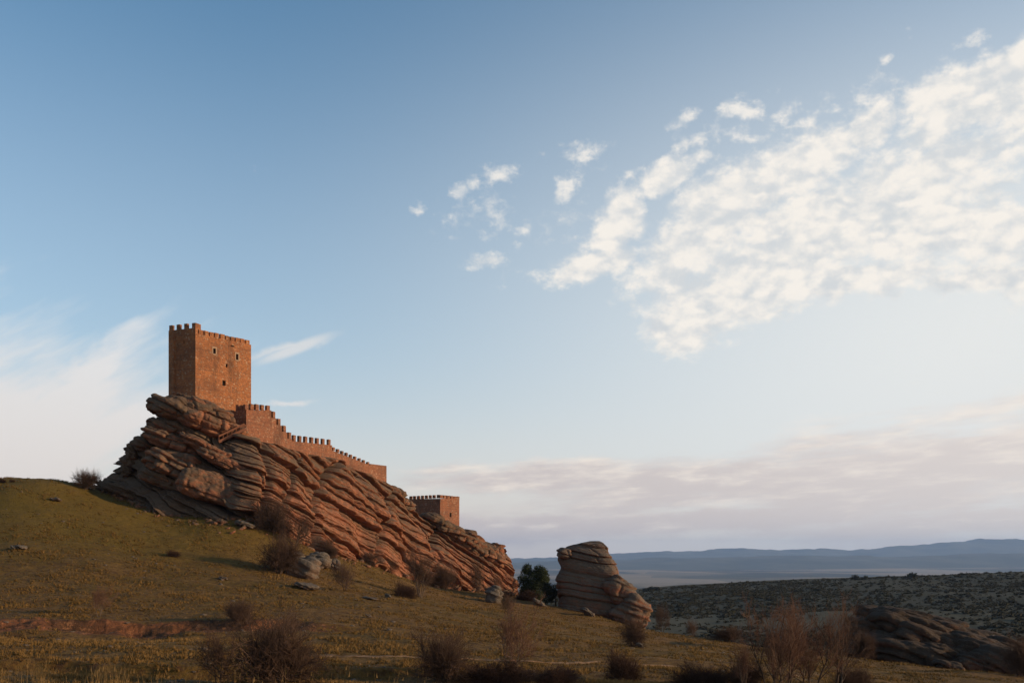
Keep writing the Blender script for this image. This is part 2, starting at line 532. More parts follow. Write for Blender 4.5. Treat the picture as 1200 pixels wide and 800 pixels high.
CTRL += [np.array(q, float) for q in [
    (0, 0, -1.75), (30, 0, -3), (-30, 0, -0.8), (0, 25, -4.2), (0, 45, -6.6), (-25, 40, -6), (30, 45, -8.0), (0, -60, -1.0), (60, 20, -9.5),
    (-80, 60, -3.5), (-80, 20, 1), (90, 80, -17), (140, 150, -28), (120, 60, -16), (-190, 150, 4),
    (40, 230, -26), (65, 215, -26), (90, 195, -28), (30, 285, -34), (0, 330, -30), (10, 300, -27),
    (-118, 225, 11), (-92, 222, 11), (-150, 285, 8), (-110, 270, 6), (-70, 260, 4), (-30, 310, -10), (-60, 330, -12), (-120, 360, -5), (-210, 260, 6),
    (-30, 420, -35), (60, 400, -42), (140, 400, -44), (200, 300, -42), (220, 200, -36), (-120, 430, -30), (-200, 400, -22)]]
CTRL = np.array(CTRL)


def _tps_fit(C):
    n = len(C); d = np.hypot(C[:, None, 0] - C[None, :, 0], C[:, None, 1] - C[None, :, 1]) / 100.0
    K = np.where(d > 0, d * d * np.log(np.maximum(d, 1e-9)), 0) + np.eye(n) * 2e-4
    Pm = np.c_[np.ones(n), C[:, 0] / 100, C[:, 1] / 100]
    A = np.block([[K, Pm], [Pm.T, np.zeros((3, 3))]])
    return np.linalg.solve(A, np.r_[C[:, 2], 0, 0, 0])


TPS = _tps_fit(CTRL)


def tps(x, y):
    r = TPS[-3] + TPS[-2] * x / 100 + TPS[-1] * y / 100
    for i, c_ in enumerate(CTRL):
        d2 = ((x - c_[0]) ** 2 + (y - c_[1]) ** 2) / 1e4
        r = r + TPS[i] * 0.5 * d2 * np.log(np.maximum(d2, 1e-12))
    return r


BANKX = [-80, -51, -31, -14, 0, 12]
BANKY = [99, 100.5, 104, 104, 100, 98]
RIDGE_A = np.array([-1.2, -0.6, -0.2, 0.0, 0.124, 0.171, 0.257, 0.343, 0.428, 0.514, 0.7, 1.2])
RIDGE_V = np.array([700, 700, 700, 698, 693, 688, 682, 678, 675, 671, 668, 668])


def zfar(x, y):
    r = np.hypot(x, y); a = np.arctan2(x, y)
    zr = (HOR - np.interp(np.tan(np.clip(a, -1.3, 1.3)), RIDGE_A, RIDGE_V)) / F * 1100
    Y = np.maximum(y, 1)
    dd = np.where(y > 0, y, -y * 1.0)
    dd = r * np.clip(np.cos(a), 0.35, 1)
    t = np.clip((dd - 430) / (1100 - 430), 0, 1)
    z = -42 + (zr + 42) * (t ** 1.15)
    z = z + fbm(np.stack([x / 90, y / 90], -1), 4, 5) * 2.2 * sst(430, 600, dd) * (1 - sst(900, 1080, dd) * 0.6)
    dn = sst(1120, 3600, dd)
    z = z * (1 - dn) + (-250) * dn
    z = z + dn * (fbm(np.stack([x / 2500, y / 2500], -1), 4, 9) * 16 + sst(9000, 30000, r) * (fbm(np.stack([x / 6000, y / 6000], -1), 3, 12) * 35 + 25))
    return z


def ground_parts(x, y):
    x = np.asarray(x, float); y = np.asarray(y, float)
    P2 = np.stack([x, y], -1)
    r = np.hypot(x, y)
    out_x = sst(190, 330, np.abs(x)); 
    w = sst(400, 560, r) 
    w = np.maximum(w, out_x) * 1.0
    w = np.maximum(w, sst(30, 160, -y))
    z = np.zeros_like(x)
    near = w < 1
    zn = np.zeros_like(x); zn[near] = tps(x[near], y[near])
    zf = zfar(x, y)
    z = zn * (1 - w) + zf * w
    nr = 1 - w
    amp = sst(20, 60, r)
    z = z + nr * amp * (fbm(P2 / np.array([19, 13]), 3, 21) * 0.48 + fbm(P2 / 3.1, 3, 31) * 0.10 + fbm(P2 / 0.8, 2, 41) * 0.05)
    wob = fbm(P2 / 9, 3, 51) * 1.3
    d = y - np.interp(x, BANKX, BANKY) + wob
    mk = (1 - sst(-32, -6, x)) * sst(-110, -90, x) 
    step = sst(0, -1.5, d) * (1 - sst(-7, -15, d))
    step = step * mk * (0.85 + 0.4 * fbm(P2 / 5, 2, 55))
    # (sst with a > b works as a falling ramp)
    z = z - 1.25 * step + mk * sst(2.2, 0.0, np.abs(d + 1.0)) * (fbm(P2 / np.array([3.2, 0.7]), 4, 57, 0.6) * 0.30)
    d2 = y - (71.0 + 0.05 * (x + 40)) + wob * 0.8
    mk2 = (1 - sst(-20, 12, x))
    z = z - 0.55 * mk2 * sst(0.3, -0.6, d2) * (1 - sst(-3, -7, d2)) + 0.25 * mk2 * sst(2.5, 0.4, d2) * (1 - sst(0.3, -0.6, d2))
    earth = mk * sst(1.0, 0.2, np.abs(d + 1.3) / 2.6) * 1.0 + mk * sst(1.0, 0.0, np.abs(d + 5) / 5) * 0.35
    earth = earth + mk2 * sst(1, 0, np.abs(d2) / 1.5) * 0.35
    dry = mk * sst(1, 0, np.abs(d + 12) / 7) * 0.9 + mk2 * sst(1, 0, np.abs(d2 + 5) / 5) * 0.8 + sst(115, 70, r) * 0.30
    green = sst(130, 185, r) * sst(-10, -60, x) * 0.8
    return z, earth, dry, green, w, zf


def ground(x, y):
    return ground_parts(np.atleast_1d(np.asarray(x, float)), np.atleast_1d(np.asarray(y, float)))[0]


def ground_fast(x, y): return float(ground(x, y)[0])


def hit(u, v, y0=45.0, y1=1400.0):
    """Where the line of sight at (u, v) meets the ground."""
    Y = np.geomspace(y0, y1, 900)
    X = (u - 600) / F * Y; Z = (HOR - v) / F * Y
    g = ground(X, Y)
    below = np.nonzero(Z < g)[0]
    i = below[0] if len(below) else int(np.argmin((Z - g) / Y))
    return np.array([X[i], Y[i], g[i]])


# one sheet in rings around the eye, out to the horizon
def make_ground():
    a_f = np.radians(np.linspace(-36, 36, 900))
    a_s = np.radians(np.linspace(36, 324, 110))[1:-1]
    A = np.r_[a_f, a_s]
    R = np.r_[[0.3, 1.5, 4, 8, 13, 19, 26, 33, 40], np.geomspace(46, 130, 270), np.geomspace(130, 300, 220)[1:], np.geomspace(300, 1300, 130)[1:], np.geomspace(1300, 41500, 90)[1:]]
    RR, AA = np.meshgrid(R, A, indexing='ij')
    X = RR * np.sin(AA); Y = RR * np.cos(AA)
    z, earth, dry, green, w, zf = ground_parts(X, Y)
    dd = RR * np.clip(np.cos(AA), 0.35, 1)
    far1 = sst(0.55, 0.95, w) * 1.0
    far2 = sst(1150, 1900, dd)
    # thicker scrub in a band below the ridge line
    scr = sst(620, 820, dd) * 0.9 + 0.25 * sst(350, 420, dd)
    V = np.stack([X, Y, z], -1).reshape(-1, 3)
    F_ = grid_faces(len(R), len(A), wrap=True)[:, ::-1]
    me = new_mesh('ground', V, F_, M['ground'], True, dict(earth=earth, dry=dry, green=green, far1=far1, far2=far2, scrub=scr))
    link('ground', me, kind='structure')


make_ground()


# far mountains along the horizon, as solid ranges with depth
def mountains(Y0, depth, us, vs, seed, rough):
    a = np.linspace(-1.25, 1.25, 700)
    base = np.interp(a, (np.array(us) - 600) / F, np.array(vs))
    t = np.linspace(-1, 1, 40)
    TT, AA = np.meshgrid(t, a, indexing='ij')
    zt = (HOR - base)[None, :] / F * Y0
    prof = (1 - np.abs(TT) ** 1.4)
    YY = Y0 + TT * depth; XX = AA * Y0 * (1 + 0.25 * TT * depth / Y0)
    nz_ = fbm(np.stack([XX / 1500, YY / 2200], -1), 5, seed, 0.6)
    Z = -255 + (zt + 255) * prof + nz_ * rough * prof
    V = np.stack([XX, YY, Z], -1).reshape(-1, 3)
    me = new_mesh('mountains', V, grid_faces(40, len(a)), M['mountain'], True)
    link('mountains', me, kind='structure')


mountains(34000, 5000, [-600, 300, 590, 640, 700, 760, 850, 930, 1000, 1050, 1100, 1150, 1200, 1500, 1900], [652, 655, 656, 653, 650, 645, 643, 643.5, 645, 641, 637, 634.5, 633, 632, 640], 61, 80)
mountains(23000, 3500, [-600, 300, 590, 700, 800, 950, 1050, 1200, 1900], [656, 658, 658, 656, 653, 651, 652, 648, 648], 63, 40)


# ------------------------------------------------------------------ rock
def strata(P, seed, amp=1.0, thick=2.0, joint=4.5, groove=1.0, dirs=(0.54, 0.84), sub=1.0, warp=1.0, dip=(0.45, 0.14), block=0.6, jg=1.0, fine=1.0):
    """How far layered sandstone stands proud at P: beds dipping down to the right, split by joints."""
    x, y, z = P[..., 0], P[..., 1], P[..., 2]
    h = z + dip[0] * x + dip[1] * y + warp * (fbm(P / 14, 2, seed) * 1.3 + fbm(P / 3.5, 2, seed + 3) * 0.22)
    along = x * dirs[0] + y * dirs[1] + fbm(P / 4, 2, seed + 5) * 0.6
    r = 0
    for (T, J, A, G, gw, sd) in ((thick, joint, 1.35, 0.60, 0.17, 1), (thick * 0.37, joint * 0.55, 0.30 * sub, 0.20, 0.09, 2), (thick * 0.13, joint * 0.4, 0.09 * sub, 0.05, 0.05, 3)):
        q = h / T
        q = q + 0.32 * np.sin(q * 1.7 + sd) + 0.2 * np.sin(q * 0.61 + seed)
        i = np.floor(q); f = q - i
        wj = J * (0.6 + 0.9 * rnd1(i, 0, seed + sd * 7))
        c_ = along / wj + rnd1(i, 1, seed + sd * 11) * 9
        j = np.floor(c_); g = c_ - j
        a_ = (1 - block) * rnd1(i, 5, seed + sd * 17) * 1.25 + block * rnd1(i, j, seed + sd * 13)
        e1 = np.minimum(f, 1 - f) * T; e2 = np.minimum(g, 1 - g) * wj
        lip = 0.75 * (1 - np.clip(f, 0, 1)) ** 0.8    # beds jut out at their lower edge, over the recess beneath
        r = r + A * (a_ + lip * (T > 1)) - G * groove * (np.exp(-(e1 / gw) ** 2) + jg * np.exp(-(e2 / (gw * 0.9)) ** 2))
    r = r + fine * (fbm(P / 1.1, 4, seed + 31) * 0.16 + fbm(P / 0.3, 2, seed + 37) * 0.035)
    return r * amp


def catmull(Pn, t):
    Pn = np.asarray(Pn, float); n = len(Pn)
    i = np.clip(np.floor(t).astype(int), 0, n - 2); f = (t - i)[:, None]
    p0 = Pn[np.maximum(i - 1, 0)]; p1 = Pn[i]; p2 = Pn[i + 1]; p3 = Pn[np.minimum(i + 2, n - 1)]
    return 0.5 * ((2 * p1) + (-p0 + p2) * f + (2 * p0 - 5 * p1 + 4 * p2 - p3) * f * f + (-p0 + 3 * p1 - 3 * p2 + p3) * f ** 3)


CRAG = [  # foot (u, v, Y), lip (u, v, Y)
    ((103, 580, 197), (112, 571, 201)), ((130, 587, 191), (140, 561, 198)), ((160, 593, 187), (152, 536, 197)), ((185, 599, 184), (168, 512, 197)),
    ((215, 605, 182), (192, 499, 196)), ((245, 608, 180), (226, 488, 192)), ((275, 610, 180), (262, 499, 193)), ((300, 609, 181), (290, 511, 191.5)),
    ((340, 629, 187), (324, 524, 199)), ((370, 641, 194), (347, 530, 205)), ((400, 652, 202), (390, 537, 220)), ((435, 664, 213), (420, 552, 230)),
    ((465, 674, 225), (452, 568, 244)), ((495, 684, 236), (470, 582, 252)), ((520, 690, 245), (490, 605, 258)), ((550, 694, 255), (517, 614, 263)),
    ((575, 697, 262), (547, 626, 269)), ((592, 699, 267), (580, 641, 273)), ((602, 700, 270), (590, 664, 275)), ((607, 701, 272), (603, 694, 276))]


def make_crag():
    ns, nt_ = 1150, 330
    foot = np.array([PX(*a) for a, b_ in CRAG]); lip = np.array([PX(*b_) for a, b_ in CRAG])
    t = np.linspace(0, len(CRAG) - 1, ns)
    B, T = catmull(foot, t), catmull(lip, t)
    B[:, 2] -= 2.0
    tan = np.gradient((B + T) / 2, axis=0); tan[:, 2] = 0
    tan /= np.linalg.norm(tan, axis=1)[:, None]
    k_ = np.ones(41) / 41
    tan = np.stack([np.convolve(np.pad(tan[:, i], 20, mode='edge'), k_, 'valid') for i in range(3)], -1)
    tan /= np.linalg.norm(tan, axis=1)[:, None]
    outn = np.stack([tan[:, 1], -tan[:, 0], np.zeros(ns)], -1)      # towards the viewer
    tt = np.linspace(0, 1, nt_)[:, None]
    hgt = (T[:, 2] - B[:, 2])
    # front face: a bulging profile
    S = B[None] * (1 - tt[..., None]) + T[None] * tt[..., None]
    bul = np.sin(np.pi * np.clip(tt, 0, 1)) ** 0.8 * np.clip(hgt / 22, 0.1, 1)[None] * 1.6
    S = S + outn[None] * bul[..., None]
    big = fbm(S / np.array([8.0, 8.0, 18.0]), 3, 71) * 1.9
    S0 = S.copy()
    d = strata(S, 5, 1.35, 3.1, 12.0, 1.7, sub=1.15, warp=0.62, dip=(0.60, 0.20), block=0.55, jg=0.9, fine=1.25)
    fade = np.minimum(1, (1 - tt) / 0.03) * np.clip(hgt / 8, 0.15, 1)[None]
    # the deep undercut below the great slab at the left foot
    uu = S[..., 0] / S[..., 1] * F + 600; vv = HOR - S[..., 2] / S[..., 1] * F
    lineh = np.interp(uu, [150, 180, 210, 240, 262, 285, 300], [548, 556, 567, 580, 590, 600, 604])
    dz = (vv - lineh)
    under = np.exp(-np.clip(dz, 0, 99) ** 2 / 90) * (dz > 0) + np.exp(-dz ** 2 / 2.0) * (dz <= 0)
    under = under * sst(150, 185, uu) * sst(312, 292, uu)
    slab = np.exp(-((dz + 17) / 16.0) ** 4) * sst(205, 228, uu) * sst(288, 276, uu)      # the smooth block
    d = d * (1 - 0.80 * slab) + 1.5 * slab
    # a gully that splits the crag below the curtain wall
    gl = np.interp(vv, [520, 560, 600, 640], [398, 374, 362, 350])
    gul = np.exp(-((uu - gl) / 4.0) ** 2) * sst(530, 550, vv)
    gl3 = np.interp(vv, [560, 590, 620, 670], [462, 446, 436, 428]); gul3 = np.exp(-((uu - gl3) / 3.0) ** 2) * sst(566, 580, vv) * sst(668, 640, vv)
    gl4 = np.interp(vv, [600, 630, 680], [512, 500, 492]); gul4 = np.exp(-((uu - gl4) / 3.0) ** 2) * sst(606, 620, vv)
    gl5 = np.interp(vv, [530, 570, 600], [340, 330, 322]); gul5 = np.exp(-((uu - gl5) / 2.5) ** 2) * sst(532, 545, vv) * sst(610, 590, vv)
    gl2 = np.interp(vv, [480, 520, 560, 600], [292, 300, 306, 300])
    gul2 = np.exp(-((uu - gl2) / 3.5) ** 2) * sst(512, 525, vv)
    disp = (d + big) * fade - 4.6 * under - 3.2 * gul - 2.0 * gul2 - 1.9 * gul3 - 1.8 * gul4 - 1.5 * gul5
    S = S + outn[None] * disp[..., None]
    S[..., 2] += fade * fbm(S0 / 2.5, 3, 77) * 0.25
    front = S
    # top and back: step back from the lip, then down behind
    nb_ = 70
    q = np.linspace(0, 1, nb_)[1:][:, None]
    inn = -outn
    wid = np.clip(hgt / 22, 0.12, 1) * 17
    last = S[-1]
    X_ = last[None] + inn[None] * (q * wid[None])[..., None]
    gz = ground(X_[..., 0].ravel(), X_[..., 1].ravel()).reshape(X_.shape[:2])
    topz = last[None, :, 2] + 0.35 * np.sin(q * 3) - 0.0 * q
    dropf = sst(0.62, 1.0, q)
    X_[..., 2] = topz * (1 - dropf) + (gz - 2) * dropf
    X_[..., 2] += (fbm(X_ / 3.0, 4, 83) * 0.6 - 0.2) * sst(0, 0.12, q) * np.clip(hgt / 12, 0.1, 1)[None]
    full = np.concatenate([front, X_], 0)
    uu2 = full[..., 0] / full[..., 1] * F + 600
    grey = sst(330, 230, uu2) * 0.9 + sst(0.35, 0.95, np.concatenate([np.broadcast_to(tt, front.shape[:2]), np.ones(X_.shape[:2])], 0)) * 0.42 + sst(0.75, 1.0, np.concatenate([np.broadcast_to(tt, front.shape[:2]), np.ones(X_.shape[:2])], 0)) * 0.35 * sst(430, 480, uu2)
    grey = grey - 1.1 * np.concatenate([slab * 0 + sst(600, 612, vv) * 0, np.zeros(X_.shape[:2])], 0)
    V = full.reshape(-1, 3)
    me = new_mesh('rock_face', V, grid_faces(full.shape[0], ns), M['crag'], False, dict(grey=grey))
    return me


def blob_mesh(name, center, radii, rot, seed, sub=5, k_=3.2, amp=0.5, thick=1.2, mat=None, grey=0.5, world_beds=True, squash=None):
    """A boulder: a rounded block with bedding and joints carved into it, built where it lies (center, radii in metres)."""
    import bmesh
    bm = bmesh.new(); bmesh.ops.create_icosphere(bm, subdivisions=sub, radius=1.0)
    V = np.array([v.co[:] for v in bm.verts]); Fc = np.array([[v.index for v in f.verts] for f in bm.faces]); bm.free()
    n = V / ((np.abs(V) ** k_).sum(1) ** (1 / k_))[:, None]
    P = n * np.array(radii)
    R = np.array(Matrix.Rotation(rot[2], 3, 'Z') @ Matrix.Rotation(rot[1], 3, 'Y') @ Matrix.Rotation(rot[0], 3, 'X'))
    P = P @ R.T
    N = (V / np.array(radii)) @ R.T; N /= np.linalg.norm(N, axis=1)[:, None]
    W = P + np.array(center)
    s = min(radii)
    d = (strata(W, seed, 1.0, thick, thick * 2.2) - 0.6) * amp * 1.5 + fbm(W / (s * 1.1), 4, seed + 2) * s * 0.30
    Nh = N.copy(); Nh[:, 2] *= 0.5
    P = P + Nh * d[:, None]
    return new_mesh(name, P, Fc, mat or M['crag'], False, dict(grey=np.full(len(P), grey)))


crag = thing('rock_crag', 'long red sandstone crag with tilted layers running down under the castle walls', 'crag', (0, 0, 0))
link('rock_face', make_crag(), crag)


def crag_part(u, v, Y, ru, rv, rd, roll, seed, amp=0.6, thick=1.3, grey=0.5, name='boulder', k_=3.0, yaw=0.0, sub=6, parent=None, mat=None, label=None):
    c_ = PX(u, v, Y); s = Y / F
    me = blob_mesh(name, c_, (ru * s, rd, rv * s), (0, math.radians(roll), math.radians(yaw)), seed, sub, k_, amp, thick, mat or M['crag'], grey)
    o = link(name, me, parent or crag)
    o.location = tuple(map(float, c_))
    if label: o['label'] = label
    return o


# the overhanging summit boulder below the tower and the stacked ledges at the crag's left end
crag_part(213, 482, 189.5, 35, 13, 4.6, 13, 11, 0.55, 1.7, 0.75, 'summit_boulder', 2.6, 8, label='great overhanging boulder under the tower')
crag_part(242, 489, 189.8, 27, 16, 3.6, 24, 12, 0.5, 1.6, 0.15, 'boulder', 3.4, 20)
crag_part(268, 503, 191.2, 22, 8, 2.6, 30, 13, 0.5, 1.1, 0.2, 'boulder', 3, 20)
crag_part(232, 473, 190.6, 25, 4.5, 2.6, 24, 14, 0.35, 0.9, 0.6, 'ledge', 2.6, 12)
crag_part(210, 503, 190.5, 32, 7, 4.0, 14, 15, 0.5, 1.1, 0.6, 'ledge', 3, 10)
crag_part(186, 503, 192, 9, 8, 3.2, 6, 16, 0.4, 1.0, 0.8, 'ledge', 3.6)
crag_part(176, 520, 192, 13, 8, 3.6, 10, 17, 0.5, 1.1, 0.8, 'ledge', 3.4)
crag_part(160, 530, 193.5, 8, 11, 3.0, 4, 18, 0.4, 1.0, 0.9, 'ledge', 4)
crag_part(153, 548, 193.5, 7, 11, 3.0, 0, 19, 0.4, 0.9, 0.9, 'ledge', 3.6)
crag_part(205, 520, 187.5, 34, 8, 3.4, 22, 20, 0.6, 1.1, 0.5, 'ledge', 3.2, 8)
crag_part(243, 527, 186, 34, 7, 3.0, 27, 21, 0.55, 1.0, 0.35, 'ledge', 3.2, 12)
crag_part(262, 542, 184.6, 32, 6, 2.8, 27, 22, 0.5, 0.9, 0.3, 'ledge', 3.2, 14)
crag_part(205, 545, 185, 30, 13, 3.0, 18, 23, 0.6, 1.3, 0.5, 'ledge', 3.2, 8)
crag_part(245, 569, 182.2, 31, 16, 2.6, 17, 24, 0.30, 2.6, 0.30, 'great_slab', 4.5, 12, label='smooth block standing over the dark undercut')
crag_part(195, 565, 186.5, 34, 8, 3.4, 20, 25, 0.5, 1.0, 0.8, 'ledge', 3.2, 6)
crag_part(150, 577, 190, 36, 8, 3.4, 16, 26, 0.5, 0.9, 1.0, 'ledge', 2.8)
#crag_part(185, 590, 185.5, 38, 6, 3.0, 17, 27, 0.5, 0.8, 0.9, 'ledge', 2.8)
#crag_part(235, 603, 181, 36, 5, 2.2, 16, 28, 0.5, 0.7, 0.1, 'ledge', 3)
crag_part(122, 574, 196, 20, 5, 4.0, 6, 29, 0.4, 0.7, 1.0, 'ledge', 2.6)
# right end: the long top slab with its shadowed undercut
crag_part(534, 629, 262, 46, 7, 4.0, 33, 31, 0.6, 1.4, 0.6, 'ledge', 3.2, 30)
crag_part(562, 643, 266, 34, 7, 4.0, 34, 32, 0.6, 1.3, 0.35, 'ledge', 3.2, 30)
crag_part(578, 648, 270, 9, 11, 3.0, 8, 33, 0.5, 1.1, 0.2, 'ledge', 3.6, 20)
crag_part(466, 585, 249, 20, 6, 3.0, 38, 34, 0.6, 1.2, 0.5, 'ledge', 3.2, 30)
crag_part(594, 684, 270, 12, 10, 3.0, 30, 35, 0.5, 0.8, 0.2, 'ledge', 2.8, 20)


def loft_rock(name, rows, Yc, depth, seed, mat, nz=240, na=300, amp=1.0, thick=2.2, k_=4.0, lean=0.0):
    """rows: (v, u_left, u_right) from foot to top at distance Yc; a full solid with a superelliptic plan."""
    rows = np.array(rows, float)
    t = np.linspace(0, len(rows) - 1, nz)
    q = catmull(rows, t)
    s = Yc / F
    z = (HOR - q[:, 0]) * s; xl = (q[:, 1] - 600) * s; xr = (q[:, 2] - 600) * s
    hgt = (z - z[0]) / (z[-1] - z[0])
    dep = depth * np.interp(hgt, [0, 0.5, 0.85, 0.97, 1], [1, 0.85, 0.6, 0.4, 0.05])
    a = np.linspace(0, 2 * np.pi, na, endpoint=False)
    ca, sa = np.cos(a), np.sin(a)
    rr = (np.abs(ca) ** k_ + np.abs(sa) ** k_) ** (-1 / k_)
    cx, hx = (xl + xr) / 2, np.maximum((xr - xl) / 2, 0.05)
    X = cx[:, None] + hx[:, None] * (rr * ca)[None]; Y = Yc + lean * hgt[:, None] + dep[:, None] * (rr * sa)[None]
    P = np.stack([X, Y, np.broadcast_to(z[:, None], X.shape)], -1)
    Y = Y - 0.22 * (X - cx[:, None]); P[..., 1] = Y
    nrm_ = np.stack([ca / 1.0, sa / 1.0, np.zeros(na)], -1)[None]
    d = (strata(P, seed, 1.0, thick, 7.0, 1.2, dip=(0.20, 0.05), block=0.35) - 0.9) * amp + fbm(P / 5, 3, seed + 9) * 0.9 * amp
    d = d * np.minimum(1, hx / 2.0)[:, None]
    d = d * (0.35 + 0.65 * np.clip(-sa[None] * 1.5 + 0.3, 0, 1))
    P = P + nrm_ * d[..., None]
    V = P.reshape(-1, 3)
    return new_mesh(name, V, grid_faces(nz, na, wrap=True)[:, ::-1][:, :], mat, False)


tooth = thing('rock_tooth', 'tall pointed layered rock standing alone beside the dark juniper', 'rock', (0, 0, 0))
link('rock_body', loft_rock('rock_body', [
    (746, 664, 752), (730, 658, 751), (715, 656, 745), (700, 656, 737), (688, 655, 730), (676, 655, 724), (664, 658, 722), (656, 655, 718),
    (650, 656, 714), (645, 661, 713), (640, 666, 710), (637, 676, 707), (635, 686, 705), (633.5, 692, 702)], 221, 7.0, 201, M['tooth'], amp=0.55), tooth)
for (u, v, Y, ru, rv, rd, roll, sd) in [(738, 716, 213, 16, 20, 2.6, 50, 1), (724, 690, 215, 15, 12, 2.8, 48, 2),
                                        (748, 727, 214, 8, 10, 2.0, 50, 6), (662, 648, 220, 6, 5, 3.0, 10, 7)]:
    crag_part(u, v, Y, ru, rv, rd, roll, 220 + sd, 0.4, 1.4, 0.2, 'ledge', 4.0, 0, 5, tooth, M['tooth'])

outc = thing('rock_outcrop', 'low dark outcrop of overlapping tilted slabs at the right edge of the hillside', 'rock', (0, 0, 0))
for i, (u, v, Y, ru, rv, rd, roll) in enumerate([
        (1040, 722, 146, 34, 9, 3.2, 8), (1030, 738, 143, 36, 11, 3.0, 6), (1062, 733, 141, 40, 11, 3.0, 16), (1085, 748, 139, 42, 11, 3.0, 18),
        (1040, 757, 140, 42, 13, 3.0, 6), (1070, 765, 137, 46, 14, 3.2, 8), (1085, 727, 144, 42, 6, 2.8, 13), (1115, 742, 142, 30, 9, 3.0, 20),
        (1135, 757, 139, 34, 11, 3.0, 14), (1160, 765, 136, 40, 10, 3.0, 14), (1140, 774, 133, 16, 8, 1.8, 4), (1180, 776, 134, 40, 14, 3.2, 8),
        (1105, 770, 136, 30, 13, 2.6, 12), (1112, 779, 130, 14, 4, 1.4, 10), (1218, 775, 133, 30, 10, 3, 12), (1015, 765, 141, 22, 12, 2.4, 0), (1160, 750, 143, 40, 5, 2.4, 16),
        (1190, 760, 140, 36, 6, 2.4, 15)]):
    crag_part(u, v, Y, ru, rv, rd, roll, 300 + i, 0.45, 1.1, 0.7, 'slab', 4.5, (i * 37) % 30 - 15, 5, outc, M['shaded_rock'])


# ------------------------------------------------------------------ castle
def solid_wall(P0, P1, z0, z1, th, holes=(), zt1=None):
    """Mesh of a straight wall P0 -> P1 (plan), outer face on the right-hand side seen from P0, holes (s0, s1, za, zb) are real recesses."""
    P0, P1 = np.array(P0[:2], float), np.array(P1[:2], float)
    L = np.linalg.norm(P1 - P0); t = (P1 - P0) / L
    n_in = np.array([-t[1], t[0]])
    zt1 = z1 if zt1 is None else zt1
    xs = sorted({0.0, L, *[h[0] for h in holes], *[h[1] for h in holes]})
    zs = sorted({z0, z1, *[h[2] for h in holes], *[h[3] for h in holes]})
    V, Fs = [], []

    def q(pts):
        b0 = len(V); V.extend(pts); Fs.append(tuple(range(b0, b0 + len(pts))))

    def pt(s, z, dpt):
        p_ = P0 + t * s + n_in * dpt
        zz = z + ((zt1 - z1) * s / L if z >= z1 - 1e-6 else 0)
        return (p_[0], p_[1], zz)
    for i in range(len(xs) - 1):
        for j in range(len(zs) - 1):
            a, b_, c_, d_ = xs[i], xs[i + 1], zs[j], zs[j + 1]
            mx, mz = (a + b_) / 2, (c_ + d_) / 2
            if any(h[0] < mx < h[1] and h[2] < mz < h[3] for h in holes): continue
            q([pt(a, c_, 0), pt(b_, c_, 0), pt(b_, d_, 0), pt(a, d_, 0)])
    for (a, b_, c_, d_) in holes:
        e = 0.7
        q([pt(a, c_, 0), pt(a, d_, 0), pt(a, d_, e), pt(a, c_, e)]); q([pt(b_, c_, e), pt(b_, d_, e), pt(b_, d_, 0), pt(b_, c_, 0)])
        q([pt(a, c_, 0), pt(a, c_, e), pt(b_, c_, e), pt(b_, c_, 0)]); q([pt(a, d_, e), pt(a, d_, 0), pt(b_, d_, 0), pt(b_, d_, e)])
        q([pt(a, c_, e), pt(a, d_, e), pt(b_, d_, e), pt(b_, c_, e)])
    q([pt(0, z0, th), pt(0, z1, th), pt(L, z1, th), pt(L, z0, th)])
    q([pt(0, z1, 0), pt(L, z1, 0), pt(L, z1, th), pt(0, z1, th)])
    q([pt(0, z0, 0), pt(0, z1, 0), pt(0, z1, th), pt(0, z0, th)]); q([pt(L, z0, th), pt(L, z1, th), pt(L, z1, 0), pt(L, z0, 0)])
    return V, Fs, t, n_in, L


rng = random.Random(5)


def box_on(P0, t, n_in, s0, s1, z0, z1, d0, d1, jit=0.0):
    V = []
    P0 = np.array(P0[:2], float)
    for z in (z0, z1):
        for (s, d) in ((s0, d0), (s1, d0), (s1, d1), (s0, d1)):
            j = (rng.random() - .5) * jit if z == z1 else 0
            p_ = P0 + t * (s + (rng.random() - .5) * jit) + n_in * (d + (rng.random() - .5) * jit * .5)
            V.append((p_[0], p_[1], z + j))
    Fs = [(0, 3, 2, 1), (4, 5, 6, 7), (0, 1, 5, 4), (1, 2, 6, 5), (2, 3, 7, 6), (3, 0, 4, 7)]
    return V, Fs


def s_of(P0, P1, u):
    """Distance along the plan line P0 -> P1 of the point seen at column u."""
    a = (u - 600) / F
    d = np.array(P1[:2]) - np.array(P0[:2]); L = np.linalg.norm(d)
    k0 = (a * P0[1] - P0[0]) / (d[0] - a * d[1])
    return k0 * L


def z_at(P0, P1, s, v):
    d = np.array(P1[:2]) - np.array(P0[:2]); L = np.linalg.norm(d)
    return (HOR - v) / F * (P0[1] + d[1] * s / L)


def battlement(parent, P0, P1, z0, us, mw, mh, mat, th=0.55, inset=0.0, tops=None):
    d = np.array(P1[:2]) - np.array(P0[:2]); L = np.linalg.norm(d); t = d / L; n_in = np.array([-t[1], t[0]])
    for k_, u in enumerate(us):
        s = s_of(P0, P1, u)
        zt = z0 + mh * (0.92 + 0.16 * rng.random())
        zb = z0
        if tops is not None:
            zt = z_at(P0, P1, s, tops[k_][0]); zb = z_at(P0, P1, s, tops[k_][1])
        w_ = mw * (0.92 + 0.16 * rng.random())
        V, Fs = box_on(P0, t, n_in, s - w_ / 2, s + w_ / 2, zb - 0.02, zt, inset + 0.003, th, 0.07)
        link('merlon', new_mesh('merlon', V, Fs, mat), parent)


